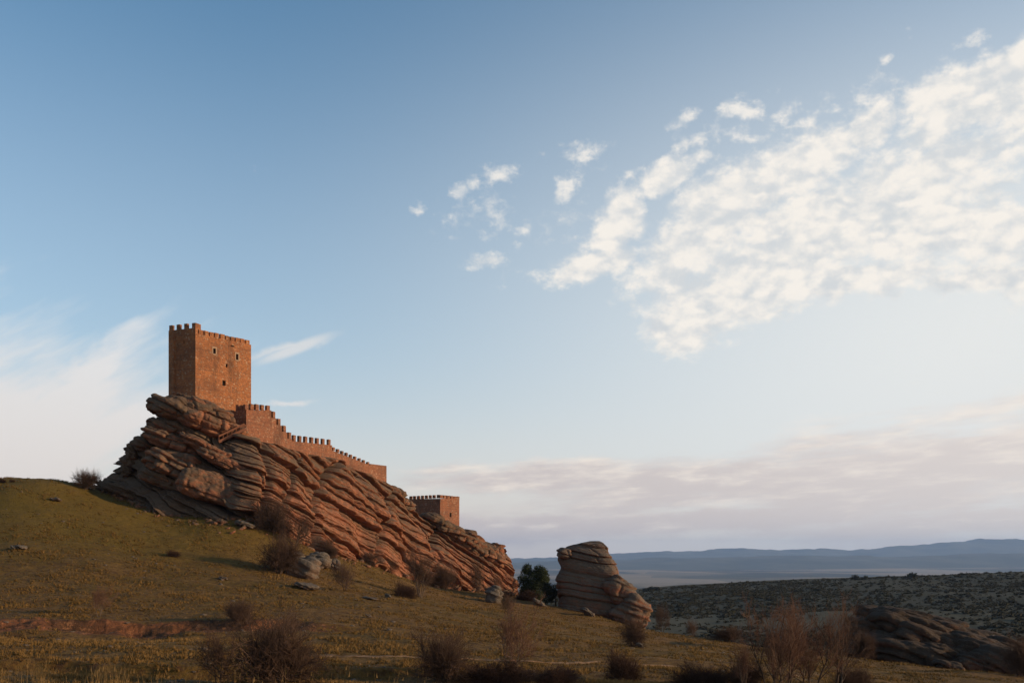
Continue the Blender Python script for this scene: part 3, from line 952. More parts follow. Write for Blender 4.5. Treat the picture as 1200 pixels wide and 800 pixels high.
def window_part(parent, P0, P1, u, v, wpx, hpx, frame=False):
    s = s_of(P0, P1, u); z = z_at(P0, P1, s, v)
    d = np.array(P1[:2]) - np.array(P0[:2]); L = np.linalg.norm(d)
    hh = 1.0 * hpx / F * (P0[1] + d[1] * s / L)
    ww = wpx
    return (s - ww / 2, s + ww / 2, z - hh / 2, z + hh / 2)


# tower
TA, TB, TC = PX(197.5, 400, 192.5), PX(229, 400, 190.0), PX(294.3, 400, 200.4)
tower = thing('castle_tower', 'tall square orange stone keep with battlements on the summit of the crag', 'tower', (0, 0, 0))
TD = TA + (TC - TB)
zt = 42.6; ztL = 43.65; zbase = 24.5
hs = [window_part(None, TB, TC, 251.2, 411.3, 0.6, 6.2), window_part(None, TB, TC, 277.8, 418.2, 0.6, 6.8), window_part(None, TB, TC, 265.6, 428.3, 0.42, 4.0),
      window_part(None, TB, TC, 262.6, 448.8, 0.80, 6.0), window_part(None, TB, TC, 272.5, 405.3, 0.9, 1.5)]
V, Fs, t_, n_, L_ = solid_wall(TB, TC, zbase, zt, 1.6, hs)
link('wall', new_mesh('wall', V, Fs, M['tower']), tower)
for k_, h in enumerate(hs[:4]):
    Vw, Fw = box_on(TB, t_, n_, h[0], h[1], h[2], h[3], 0.45, 0.69)
    w_o = link('window', new_mesh('window', Vw, Fw, M['dark']), tower)
    if k_ < 2:
        fw = 0.22
        Vf, Ff = [], []
        for (a, b_, c_, d_) in ((h[0] - fw, h[0], h[2] - .1, h[3] + .35), (h[1], h[1] + 0.25, h[2] - .1, h[3] + .35), (h[0], h[1], h[3], h[3] + .35), (h[0], h[1], h[2] - .25, h[2])):
            v_, f_ = box_on(TB, t_, n_, a, b_, c_, d_, -0.05, 0.25)
            Ff += [tuple(i + len(Vf) for i in f) for f in f_]; Vf += v_
        link('window_frame', new_mesh('window_frame', Vf, Ff, M['dressed']), w_o)
slit = window_part(None, TA, TB, 215.5, 400.5, 0.3, 4.5)
V, Fs, tl, nl, LL = solid_wall(TA, TB, zbase, ztL, 1.6, [slit])
link('wall', new_mesh('wall', V, Fs, M['tower']), tower)
V, Fs, *_ = solid_wall(TC + (TD - TC) / np.linalg.norm(TD - TC) * 0.95, TD, zbase, zt, 1.6); link('wall', new_mesh('wall', V, Fs, M['tower']), tower)
V, Fs, *_ = solid_wall(TD, TA, zbase, zt, 1.6); link('wall', new_mesh('wall', V, Fs, M['tower']), tower)
roofV = [tuple(p_[:2] * 0.0 + p_[:2]) + (zt - 0.4,) for p_ in (TA * .97 + TC * .03, TB * .97 + TD * .03, TC * .97 + TA * .03, TD * .97 + TB * .03)]
link('roof', new_mesh('roof', roofV, [(0, 1, 2, 3)], M['tower']), tower)
battlement(tower, TA, TB, ztL, [200.2, 208.8, 217.6], 0.78, 0.92, M['tower'])
# the corner merlon wraps round the corner
V, Fs = box_on(TA, tl, nl, LL - 0.85, LL - 0.003, ztL - 1.1, ztL + 0.95, 0.003, 1.55, 0.05)
link('merlon', new_mesh('merlon', V, Fs, M['tower']), tower)
battlement(tower, TB, TC, zt, [235.7, 242.3, 248.4, 254.4, 261.0, 267.0, 272.8, 278.8, 284.4, 290.3], 0.95, 0.86, M['tower'])
battlement(tower, TC, TD, zt, [], 1, 1, M['tower'])
for (Q0, Q1, n_m) in ((TC, TD, 4), (TD, TA, 9)):
    d_ = np.array(Q1[:2]) - np.array(Q0[:2]); L = np.linalg.norm(d_); t2 = d_ / L; n2 = np.array([-t2[1], t2[0]])
    for i in range(n_m):
        s = (i + .5) * L / n_m
        V, Fs = box_on(Q0, t2, n2, s - .4, s + .4, zt - .02, zt + .86, 0.003, .55, .05)
        link('merlon', new_mesh('merlon', V, Fs, M['tower']), tower)

# curtain wall
cur = thing('curtain_wall', 'battlemented stone wall stepping down the crag from the tall keep', 'wall', (0, 0, 0))
W0, W1, W2, W3, W4 = PX(259.6, 480, 196.2), PX(288.6, 480, 193.2), PX(318, 480, 199.5), PX(389.3, 517, 221.5), PX(453, 546, 246)
V, Fs, *_ = solid_wall(W0, W1, 20.5, 28.45, 0.9); link('wall_section', new_mesh('wall_section', V, Fs, M['wall']), cur)
battlement(cur, W0, W1, 28.45, [277.5, 282.5], 0.62, 1.1, M['wall'])
V, Fs, *_ = solid_wall(W1, W2, 18, 28.45, 1.2, zt1=29.3)
link('wall_section', new_mesh('wall_section', V, Fs, M['wall']), cur)
battlement(cur, W1, W2, 28.4, [289.4, 295.6, 301.7, 308, 314.6], 0.85, 1.2, M['wall'], tops=[(474, 480), (473.3, 480), (473.6, 480), (474.2, 480), (475.0, 480.5)])
# stepped stretch
steps = [(317.8, 323.9, 489.5), (323.9, 330.2, 498), (330.2, 336.6, 506), (336.6, 342.4, 514)]
for (ua, ub, vt) in steps:
    sa, sb = s_of(W2, W3, ua), s_of(W2, W3, ub)
    z1_ = z_at(W2, W3, (sa + sb) / 2, vt)
    d_ = (W3 - W2)[:2]; L = np.linalg.norm(d_); t2 = d_ / L
    A_, B_ = W2[:2] + t2 * sa, W2[:2] + t2 * sb
    V, Fs, *_ = solid_wall(A_, B_, 14, z1_, 1.2); link('wall_section', new_mesh('wall_section', V, Fs, M['wall']), cur)
    battlement(cur, A_, B_, z1_, [(ua + ub) / 2 + 0.3], 0.9, 1.25, M['wall'], tops=[(vt - 7.5, vt)])
sa = s_of(W2, W3, 342.4); A_ = W2[:2] + t2 * sa
zA, zB = z_at(W2, W3, sa, 516.6), z_at(W2, W3, np.linalg.norm((W3 - W2)[:2]), 521.5)
V, Fs, *_ = solid_wall(A_, W3[:2], 12, zA, 1.2, zt1=zB); link('wall_section', new_mesh('wall_section', V, Fs, M['wall']), cur)
us = [345.4, 352.1, 358.9, 366, 372.6, 379.3, 386.3]
battlement(cur, A_, W3[:2], zA, us, 0.86, 1.1, M['wall'], tops=[(509.6 + (u - 345) * 0.125, 516.8 + (u - 345) * 0.11) for u in us])
# lower stretch, sloping with the ridge
W3b = W3.copy()
sB = s_of(W3, W4, 434); Bp = W3[:2] + (W4 - W3)[:2] / np.linalg.norm((W4 - W3)[:2]) * sB
zA, zB = z_at(W3, W4, 0, 527.5), z_at(W3, W4, sB, 545)
V, Fs, *_ = solid_wall(W3[:2] + 0.0, Bp, 0, zA, 1.2, zt1=zB); link('wall_section', new_mesh('wall_section', V, Fs, M['wall']), cur)
us = [391.6 + 5.05 * i for i in range(9)]
battlement(cur, W3[:2], Bp, zA, us, 0.75, 0.6, M['wall'], tops=[(523.6 + (u - 391) * 0.425, 527.4 + (u - 391) * 0.41) for u in us])
zC = z_at(W3, W4, np.linalg.norm((W4 - W3)[:2]), 545.6)
V, Fs, *_ = solid_wall(Bp, W4[:2], 0, z_at(W3, W4, sB, 543.2), 1.6, zt1=zC); link('wall_section', new_mesh('wall_section', V, Fs, M['wall']), cur)
W5 = W4[:2] + np.array([-7.0, 4.0])
V, Fs, *_ = solid_wall(W4[:2], W5, 0, zC, 1.2); link('wall_section', new_mesh('wall_section', V, Fs, M['wall']), cur)

# lower tower
lt = thing('lower_tower', 'small square red stone tower with battlements low on the ridge', 'tower', (0, 0, 0))
U0, U1, U2 = PX(479.2, 580, 271.5), PX(515.8, 580, 265), PX(538.3, 580, 272)
U3 = U0 + (U2 - U1)
zl = z_at(U0, U1, np.linalg.norm((U1 - U0)[:2]), 582.6)
V, Fs, *_ = solid_wall(U0, U1, 3, z_at(U0, U1, 0, 584.6), 1.2, zt1=zl - 0.3); link('wall', new_mesh('wall', V, Fs, M['wall']), lt)
hw = window_part(None, U1, U2, 528, 603, 0.85, 5)
V, Fs, t3, n3_, _ = solid_wall(U1, U2, 0, zl - 0.3, 1.2, [hw], zt1=z_at(U1, U2, np.linalg.norm((U2 - U1)[:2]), 584.2)); link('wall', new_mesh('wall', V, Fs, M['wall']), lt)
V, Fs = box_on(U1, t3, n3_, hw[0], hw[1], hw[2], hw[3], 0.4, 0.69); link('window', new_mesh('window', V, Fs, M['dark']), lt)
V, Fs, *_ = solid_wall(U2, U3, 0, zl - 0.4, 1.2); link('wall', new_mesh('wall', V, Fs, M['wall']), lt)
V, Fs, *_ = solid_wall(U3, U0, 0, zl - 0.4, 1.2); link('wall', new_mesh('wall', V, Fs, M['wall']), lt)
us = [480.8, 485.2, 489.8, 494.4, 499, 503.5, 508, 513]
battlement(lt, U0, U1, zl, us, 0.75, 0.7, M['wall'], tops=[(581.2 - (u - 480) * 0.055, 584.8 - (u - 480) * 0.05) for u in us])
us = [517.4, 521.6, 525.8, 530, 533.8, 537]
battlement(lt, U1, U2, zl, us, 1.15, 0.7, M['wall'], tops=[(579.6 + (u - 516) * 0.09, 583.2 + (u - 516) * 0.075) for u in us])

# timber stair climbing to the gate
st = thing('timber_stair', 'red brown timber stair ramp climbing the rock below the keep', 'staircase', (0, 0, 0))
S0, S1 = PX(256.5, 517.5, 187.0), PX(286.5, 503.0, 188.6)


def beam(A, B, w, h, name, parent, mat):
    A, B = Vector(A), Vector(B); d = (B - A).normalized(); sd = d.cross(Vector((0, 0, 1))).normalized(); up = sd.cross(d)
    V = [tuple(p_ + sd * (a * w / 2) + up * (b_ * h / 2)) for p_ in (A, B) for a, b_ in ((-1, -1), (1, -1), (1, 1), (-1, 1))]
    Fs = [(0, 1, 2, 3), (4, 7, 6, 5), (0, 4, 5, 1), (1, 5, 6, 2), (2, 6, 7, 3), (3, 7, 4, 0)]
    link(name, new_mesh(name, V, Fs, mat), parent)


beam(S0, S1, 0.2, 0.5, 'stringer', st, M['wood']); beam(S0 + [0, 1.5, 0], S1 + [0, 1.5, 0], 0.2, 0.5, 'stringer', st, M['wood'])
beam(S0 + [0, 0, 1.05], S1 + [0, 0, 1.05], 0.12, 0.3, 'rail', st, M['wood']); beam(S0 + [0, 1.5, 1.05], S1 + [0, 1.5, 1.05], 0.12, 0.3, 'rail', st, M['wood'])
beam(S0 + [0, 0.75, 0.1], S1 + [0, 0.75, 0.1], 1.3, 0.1, 'tread_deck', st, M['wood'])
for i in range(7):
    q_ = S0 + (S1 - S0) * (i / 6.0)
    beam(q_ + [0, 0, 0.1], q_ + [0.001, 0, 1.05], 0.1, 0.12, 'post', st, M['wood'])


# ------------------------------------------------------------------ plants
def tube(V, Fs, pts, radii, sides=3):
    n = len(pts); b0 = len(V)
    for k_ in range(n):
        p_ = pts[k_]
        d = (pts[min(k_ + 1, n - 1)] - pts[max(k_ - 1, 0)]); d = d / (np.linalg.norm(d) + 1e-9)
        a = np.cross(d, [0.3, 0.2, 0.93]); a /= np.linalg.norm(a) + 1e-9; b_ = np.cross(d, a)
        for s in range(sides):
            an = 2 * math.pi * s / sides
            V.append(p_ + (a * math.cos(an) + b_ * math.sin(an)) * radii[k_])
    for k_ in range(n - 1):
        for s in range(sides):
            s2 = (s + 1) % sides
            Fs.append((b0 + k_ * sides + s, b0 + k_ * sides + s2, b0 + (k_ + 1) * sides + s2, b0 + (k_ + 1) * sides + s))


def bare_plant(seed, stems, spread, kids, lens, rad, up=0.25, height=1.0, lean=0.0, base_r=0.05, startk=0.3, curl=0.25):
    """A leafless shrub or tree of unit height: returns (thick wood, twigs). kids per level, lens per level."""
    r = np.random.RandomState(seed)
    thick, twigs = ([], []), ([], [])
    levels = len(lens)

    def grow(p_, d, lv):
        L = lens[lv] * (0.5 + 1.0 * r.rand())
        seg = 4 if lv == 0 else (3 if lv < levels - 1 else 2)
        pts = [p_]; dd = d.copy()
        for i in range(seg):
            dd = dd + r.normal(0, curl * 0.5, 3) + np.array([0, 0, up * 0.25]); dd /= np.linalg.norm(dd)
            pts.append(pts[-1] + dd * L / seg)
        r0 = rad[lv]; r1 = rad[min(lv + 1, levels - 1)] * 0.9 if lv < levels - 1 else rad[lv] * 0.45
        rs = [r0 + (r1 - r0) * i / seg for i in range(seg + 1)]
        tgt = thick if lv <= 1 else twigs
        tube(tgt[0], tgt[1], pts, rs, 5 if lv == 0 else 3)
        if lv == levels - 1: return
        for i in range(kids[lv]):
            f = startk + (1 - startk) * (i + r.rand()) / kids[lv]
            f = min(f, 0.999) * seg; ii = int(f); q_ = pts[ii] + (pts[ii + 1] - pts[ii]) * (f - ii)
            ax = r.normal(0, 1, 3); ax -= ax.dot(dd) * dd; ax /= np.linalg.norm(ax) + 1e-9
            nd = dd * 0.75 + ax * (0.45 + 0.5 * r.rand()) + np.array([0, 0, up * 0.5]); nd /= np.linalg.norm(nd)
            grow(q_, nd, lv + 1)
    for s in range(stems):
        an = 2 * math.pi * (s + r.rand() * 0.8) / stems
        sp = spread * (0.3 + 0.9 * r.rand())
        d = np.array([math.cos(an) * sp + lean, math.sin(an) * sp, 1.0]); d /= np.linalg.norm(d)
        lens_ = lens
        grow(np.array([math.cos(an) * base_r, math.sin(an) * base_r, -0.03]), d, 0)
    out_ = []
    allz = np.array(twigs[0])[:, 2].max(); w_ = np.abs(np.array(twigs[0])[:, 0]).max()
    for V, Fs in (thick, twigs):
        A = np.array(V); A = A / allz
        out_.append((A, np.array(Fs)))
    return out_, w_ / allz


PROTO = {}


def proto(kind, seed, mat_thick, mat_twig, parts, **kw):
    (tk, tw), halfw = bare_plant(seed, **kw)
    PROTO[kind] = (new_mesh(parts[0], tk[0], tk[1], mat_thick), new_mesh(parts[1], tw[0], tw[1], mat_twig), halfw, parts)


SB = dict(stems=8, spread=0.95, kids=(6, 5, 4, 3), lens=(0.42, 0.36, 0.28, 0.22, 0.17), rad=(0.026, 0.013, 0.0075, 0.0042, 0.0028), up=0.15, startk=0.25, curl=0.35)
proto('dense', 1, M['bark'], M['twig'], ('stem', 'twigs'), **SB)
proto('dense2', 2, M['bark'], M['twig'], ('stem', 'twigs'), **{**SB, 'spread': 1.15, 'stems': 10})
proto('dark', 3, M['bark'], M['twig_dark'], ('stem', 'twigs'), **{**SB, 'spread': 1.5, 'stems': 11, 'rad': (0.022, 0.012, 0.007, 0.005, 0.004)})
proto('low', 4, M['bark'], M['twig_dark'], ('stem', 'twigs'), **{**SB, 'spread': 2.4, 'stems': 12, 'up': 0.05, 'rad': (0.022, 0.012, 0.008, 0.006, 0.005)})
ST = dict(stems=3, spread=0.40, kids=(7, 5, 4, 3), lens=(0.62, 0.36, 0.22, 0.15, 0.10), rad=(0.019, 0.009, 0.0042, 0.0026, 0.0018), up=0.35, startk=0.35)
proto('tree', 5, M['bark'], M['twig_orange'], ('trunk', 'branches'), **ST)
proto('tree2', 6, M['bark'], M['twig_orange'], ('trunk', 'branches'), **{**ST, 'stems': 4, 'spread': 0.5})
proto('tree3', 7, M['bark'], M['twig'], ('trunk', 'branches'), **{**ST, 'stems': 2, 'spread': 0.25, 'lean': 0.25})
proto('multi', 8, M['palebark'], M['twig'], ('trunk', 'branches'), **{**ST, 'stems': 6, 'spread': 0.28})
proto('thin', 9, M['palebark'], M['twig_orange'], ('trunk', 'branches'), **{**ST, 'stems': 3, 'spread': 0.45, 'kids': (6, 5, 4, 3), 'rad': (0.014, 0.007, 0.0042, 0.003, 0.0024)})
proto('thorn', 10, M['bark'], M['twig'], ('trunk', 'branches'), **{**SB, 'stems': 3, 'spread': 0.9, 'startk': 0.45})


def plant(kind, u, v, wpx, hpx, label, cat, group=None, name='bare_shrub', Y=None, yaw=None, sink=0.1):
    h = hit(u, v)
    if Y is not None:
        h = np.array([(u - 600) / F * Y, Y, ground_fast((u - 600) / F * Y, Y)])
    if kind not in ('tree', 'tree2', 'tree3'): wpx, hpx = wpx * 1.16, hpx * 1.10
    s = h[1] / F
    tk, tw, halfw, parts = PROTO[kind]
    H = hpx * s; Wd = wpx * s / (2 * halfw)
    o = thing(name, label, cat, (h[0], h[1], h[2] - sink * H * 0.3), group)
    o.rotation_euler = (0, 0, rng.random() * 6.28 if yaw is None else yaw)
    o.scale = (Wd, Wd, H)
    for nm, me in zip(parts, (tk, tw)):
        link(nm, me, o)
    return o


SH = 'bare hillside shrubs'
plant('dense', 324, 803, 132, 104, 'largest leafless red brown bush in the foreground, left of the path', 'bush', SH)
plant('thorn', 257, 802, 70, 74, 'thin leafless thorn bush just left of the largest foreground bush', 'bush', SH)
plant('dense2', 283, 733, 42, 34, 'leafless rusty bush up the slope from the largest foreground bush', 'bush', SH)
plant('thin', 116, 722, 36, 40, 'small spindly shrub alone above the red earth bank', 'bush', SH)
plant('dark', 203, 652, 17, 9, 'tiny dark round bush alone in the middle of the green slope', 'bush', SH)
plant('dense2', 99, 562.5, 38, 26, 'dark low bush on the skyline left of the crag', 'bush', SH, Y=182, sink=0.1)
plant('dense', 320, 610, 56, 50, 'leafless bramble against the foot of the crag under the keep', 'bush', SH, Y=179)
plant('dense2', 326, 672, 56, 52, 'rounded bush growing beside the cluster of boulders', 'bush', SH)
plant('thorn', 345, 640, 50, 42, 'twiggy thorn bush behind the cluster of boulders', 'bush', SH)
plant('dense2', 386, 655, 24, 20, 'small bush growing out between the clustered boulders', 'bush', SH)
plant('thorn', 405, 692, 42, 40, 'spindly bush just right of the clustered boulders', 'bush', SH)
plant('dense', 381, 622, 34, 26, 'small bush at the foot of the pale red crag face', 'bush', SH, Y=190)
plant('thorn', 437, 664, 30, 22, 'little bush beneath the middle of the crag', 'bush', SH)
plant('dense2', 456, 662, 24, 20, 'reddish bush at the crag foot left of the group of bare trees', 'bush', SH, Y=216)
plant('multi', 492, 700, 46, 62, 'clump of slim bare trunks in front of the lower crag', 'tree', None, 'bare_tree')
plant('dark', 474, 699, 32, 20, 'dense dark bush beside the clump of slim trunks', 'bush', SH)
plant('dense', 519, 684, 40, 36, 'grey brown bush against the crag right of the slim trunks', 'bush', SH, Y=234)
plant('thorn', 561, 690, 30, 42, 'tall narrow bush against the right end of the crag', 'bush', SH, Y=244)
plant('thin', 582, 700, 24, 32, 'wispy shrub between the crag end and the standing stone', 'bush', SH, Y=232)
plant('thorn', 597, 722, 26, 32, 'slender shrub on open grass below the standing stone', 'bush', SH)
plant('dense', 520, 799, 84, 76, 'wide leafless bush beside the path at the bottom middle', 'bush', SH)
plant('thin', 600, 797, 74, 98, 'pale spindly young tree rising across the path', 'tree', None, 'bare_tree')
plant('low', 585, 801, 100, 30, 'low dark thicket at the foot of the pale young tree', 'bush', SH)
plant('low', 652, 803, 70, 26, 'low dark thicket right of the pale young tree', 'bush', SH)
plant('dark', 729, 797, 52, 42, 'dark rounded bush on the near side of the path', 'bush', SH)
plant('dense', 743, 757, 38, 44, 'upright bush in front of the pointed rock, beside a pale stone', 'bush', SH)
plant('dark', 820, 806, 78, 34, 'broad dark bush at the bottom edge left of the bare trees', 'bush', SH)
plant('dense2', 868, 808, 60, 40, 'reddish bush at the bottom edge touching the bare trees', 'bush', SH)
plant('thorn', 812, 752, 22, 26, 'faint small shrub on the brow of the slope against the valley', 'bush', SH, Y=190)
plant('dense2', 851, 757, 44, 21, 'low rusty bush on the brow of the slope', 'bush', SH, Y=178)
plant('thorn', 776, 745, 22, 40, 'wispy shrub at the right foot of the pointed rock', 'bush', SH, Y=203)
plant('tree', 905, 812, 92, 128, 'leftmost of the tall bare orange trees, with a rounded crown', 'tree', 'tall bare trees at the lower right', 'bare_tree')
plant('tree2', 921, 812, 92, 130, 'tall bare tree with several close trunks, second of its row', 'tree', 'tall bare trees at the lower right', 'bare_tree')
plant('tree', 950, 812, 104, 132, 'tallest bare tree in the middle of its row', 'tree', 'tall bare trees at the lower right', 'bare_tree', yaw=2.0)
plant('tree3', 978, 812, 104, 122, 'bare tree whose trunk leans out to the right', 'tree', 'tall bare trees at the lower right', 'bare_tree', yaw=0.0)
plant('thin', 872, 812, 30, 70, 'single thin sapling left of the tall bare trees', 'tree', None, 'bare_tree')
plant('dense', 1196, 806, 46, 60, 'reddish bush cut by the right edge of the picture', 'bush', SH, Y=112)
plant('dense2', 1012, 790, 34, 40, 'rusty bush in front of the left end of the low outcrop', 'bush', SH, Y=133)
plant('dense2', 1000, 812, 60, 36, 'low reddish bush under the leaning bare tree', 'bush', SH)


# leafy plants: many small leaf faces spread through lumpy volumes
def leafy(seed, lumps, nleaf, size, mat, name, flat=1.0):
    r = np.random.RandomState(seed)
    V, C = [], []
    tot = sum(l[3] ** 2 for l in lumps)
    for (cx, cy, cz, rr) in lumps:
        n = int(nleaf * rr * rr / tot)
        d = r.normal(0, 1, (n, 3)); d /= np.linalg.norm(d, axis=1)[:, None]
        rad_ = rr * (0.55 + 0.5 * r.rand(n) ** 0.6) * (1 + 0.25 * vnoise(d * 3 + cx * 7, seed))
        p_ = np.array([cx, cy, cz]) + d * rad_[:, None] * np.array([1, 1, flat])
        a = r.normal(0, 1, (n, 3)); a /= np.linalg.norm(a, axis=1)[:, None]
        b_ = np.cross(a, d); b_ /= np.linalg.norm(b_, axis=1)[:, None] + 1e-9
        s = size * (0.6 + 0.8 * r.rand(n))[:, None]
        V.append(np.stack([p_ - a * s, p_ + b_ * s * 0.5, p_ + a * s, p_ - b_ * s * 0.5], 1))
    V = np.concatenate(V).reshape(-1, 3)
    Fc = np.arange(len(V)).reshape(-1, 4)
    return new_mesh(name, V, Fc, mat)


def trunk_mesh(h, r0, seed, name='trunk', limbs=5):
    r = np.random.RandomState(seed); V, Fs = [], []
    pts = [np.array([0, 0, -0.4]), np.array([0.05, 0, h * 0.3]), np.array([-0.05, 0.05, h * 0.6]), np.array([0, 0, h])]
    tube(V, Fs, pts, [r0, r0 * 0.85, r0 * 0.6, r0 * 0.2], 7)
    for i in range(limbs):
        a = r.rand() * 6.28; z = h * (0.2 + 0.5 * i / limbs)
        d = np.array([math.cos(a), math.sin(a), 0.9])
        tube(V, Fs, [np.array([0, 0, z]), np.array([0, 0, z]) + d * h * 0.2, np.array([0, 0, z]) + d * h * 0.38 + np.array([0, 0, .2])], [r0 * .5, r0 * .3, r0 * .1], 4)
    return new_mesh(name, np.array(V), np.array(Fs), M['bark'])


jl = []
r_ = random.Random(3)
for i in range(46):
    zf = r_.random(); z = 1.0 + 7.3 * zf
    rad_ = 3.9 * (math.sin(math.pi * min(1, (0.18 + 0.72 * zf))) ** 0.65)
    a = r_.random() * 6.28; q_ = rad_ * (0.55 + 0.4 * r_.random())
    jl.append((math.cos(a) * q_, math.sin(a) * q_ * 0.9, z, 0.75 + 0.55 * r_.random()))
jl += [(-1.4, 0, 8.3, 1.0), (1.3, 0, 8.0, 1.1), (0, 0, 5, 2.6), (0, 0, 3, 2.8)]
h = PX(625, 703, 236); gz_ = ground_fast(h[0], h[1])
jn = thing('juniper_tree', 'dense dark green juniper tree beside the pointed rock', 'tree', (h[0], h[1], gz_ - 0.1))
link('trunk', trunk_mesh(6.5, 0.4, 4), jn)
link('crown', leafy(31, jl, 15000, 0.17, M['leaf'], 'crown'), jn)
jl2 = [(r_.uniform(-2.4, 2.4), r_.uniform(-1, 1), r_.uniform(0.6, 4.6), r_.uniform(0.6, 1.3)) for i in range(16)]
h = PX(651, 707, 224.5); gz_ = ground_fast(h[0], h[1])
jn = thing('holly_bush', 'darker evergreen bush squeezed between the juniper and the pointed rock', 'bush', (h[0], h[1], gz_ - 0.1))
link('stem', trunk_mesh(3, 0.2, 5, 'stem'), jn)
link('foliage', leafy(32, jl2, 5000, 0.15, M['leaf_dark'], 'foliage'), jn)
# low browned undergrowth at the juniper's foot
for (u, v, Y, w_, h_, lab) in [(617, 706, 232, 38, 14, 'brown low undergrowth at the foot of the juniper'), (590, 703, 240, 30, 9, 'brown low bush between the standing stone and crag')]:
    plant('low', u, v, w_, h_, lab, 'bush', SH, Y=Y)
# dark far bushes on the left skyline
for (u, v, Y, w_, h_, lab) in [(3, 566, 178, 9, 6, 'tiny dark bush on the skyline at the left edge'), (14, 566, 178, 7, 4, 'tiny dark bush second from the left edge on the skyline')]:
    plant('dark', u, v, w_, h_, lab, 'bush', SH, Y=Y)


# ------------------------------------------------------------------ loose rocks
def loose_rock(u, v, wpx, hpx, label, seed, roll=0, depth=0.8, mat='greyrock', name='boulder', Y=None, k_=2.8):
    h = hit(u, v) if Y is None else None
    if Y is not None:
        x_ = (u - 600) / F * Y; h = np.array([x_, Y, ground_fast(x_, Y)])
    s = h[1] / F
    rx, rz = wpx * s / 2, hpx * s / 2
    c_ = h + np.array([0, 0, rz * 0.75])
    me = blob_mesh(name, c_, (rx, rx * depth, rz), (0, math.radians(roll), math.radians((seed * 53) % 40 - 20)), 400 + seed, 4, k_, 0.34, max(0.35, rz * 0.6), M[mat])
    o = link(name, me, None, label=label, category='rock')
    o.location = tuple(map(float, c_))
    return o


for i, a in enumerate([
        (356, 676, 38, 26, 'largest grey boulder of the cluster halfway down the slope', 1, 8), (374, 664, 28, 20, 'rounded boulder behind the largest one of the cluster', 2, 0),
        (392, 668, 10, 16, 'small upright lit boulder at the right of the cluster', 3, 0), (347, 660, 24, 16, 'boulder half hidden by the bush at the left of the cluster', 4, 5),
        (359, 690, 30, 8, 'flat pale slab lying just below the boulder cluster', 5, 12), (287, 618, 26, 8, 'long low rock on the grass below the undercut crag', 6, 14),
        (579, 706, 14, 22, 'grey standing stone on the grass below the crag end', 7, 4), (632, 709, 20, 7, 'pale narrow slab in front of the juniper', 8, 32),
        (689, 721, 20, 8, 'pale leaning slab at the foot of the pointed rock', 9, 38), (749, 759, 12, 7, 'small pale stone at the foot of the upright bush', 10, 10),
        (22, 643, 18, 5, 'low flat rock near the left edge of the green slope', 11, 6), (65, 588, 14, 5, 'pale flat stone high on the green slope', 12, 8),
        (434, 702, 20, 4, 'flat stone on the grass left of the slim trunks', 13, 8), (432, 724, 9, 6, 'small pointed stone in the middle of the slope', 14, 0),
        (262, 679, 12, 5, 'flat stone left of the clustered boulders', 15, 5), (1143, 786, 16, 7, 'small dark stone in front of the low outcrop', 16, 6),
        (372, 588, 8, 4, 'small stone below', 17, 0), (398, 634, 12, 6, 'small stone at the foot of the crag above the boulder cluster', 18, 10),
        (455, 700, 9, 5, 'small pale stone beside the dense dark bush', 19, 0), (1110, 783, 24, 6, 'flat slab lying on the grass below the low outcrop', 20, 10)]):
    if i == 16: continue
    loose_rock(*a)


# ------------------------------------------------------------------ path
pts = []
for (u, v) in [(300, 768), (380, 768.5), (440, 770), (500, 771.5), (560, 772.5), (620, 774), (680, 776), (740, 778), (800, 782), (860, 786), (930, 791)]:
    h = hit(u, v); pts.append(h)
pts = catmull(np.array(pts), np.linspace(0, len(pts) - 1, 260))
tan = np.gradient(pts, axis=0); tan[:, 2] = 0; tan /= np.linalg.norm(tan, axis=1)[:, None]
sd_ = np.stack([-tan[:, 1], tan[:, 0], np.zeros(len(tan))], -1)
rows = []
for k_, o_ in enumerate(np.linspace(-1, 1, 7)):
    wd = 0.50 + 0.35 * fbm(np.c_[pts[:, 0] / 2.0, np.full(len(pts), k_ * 3.0)], 2, 91)
    q_ = pts + sd_ * (o_ * wd)[:, None]
    gz_ = ground(q_[:, 0], q_[:, 1])
    q_[:, 2] = gz_ + 0.05 * (1 - abs(o_)) + (0.03 if abs(o_) < 0.99 else -0.12)
    rows.append(q_)
link('path', new_mesh('path', np.stack(rows).reshape(-1, 3), grid_faces(7, len(pts))[:, ::-1], M['path'], True), kind='structure')


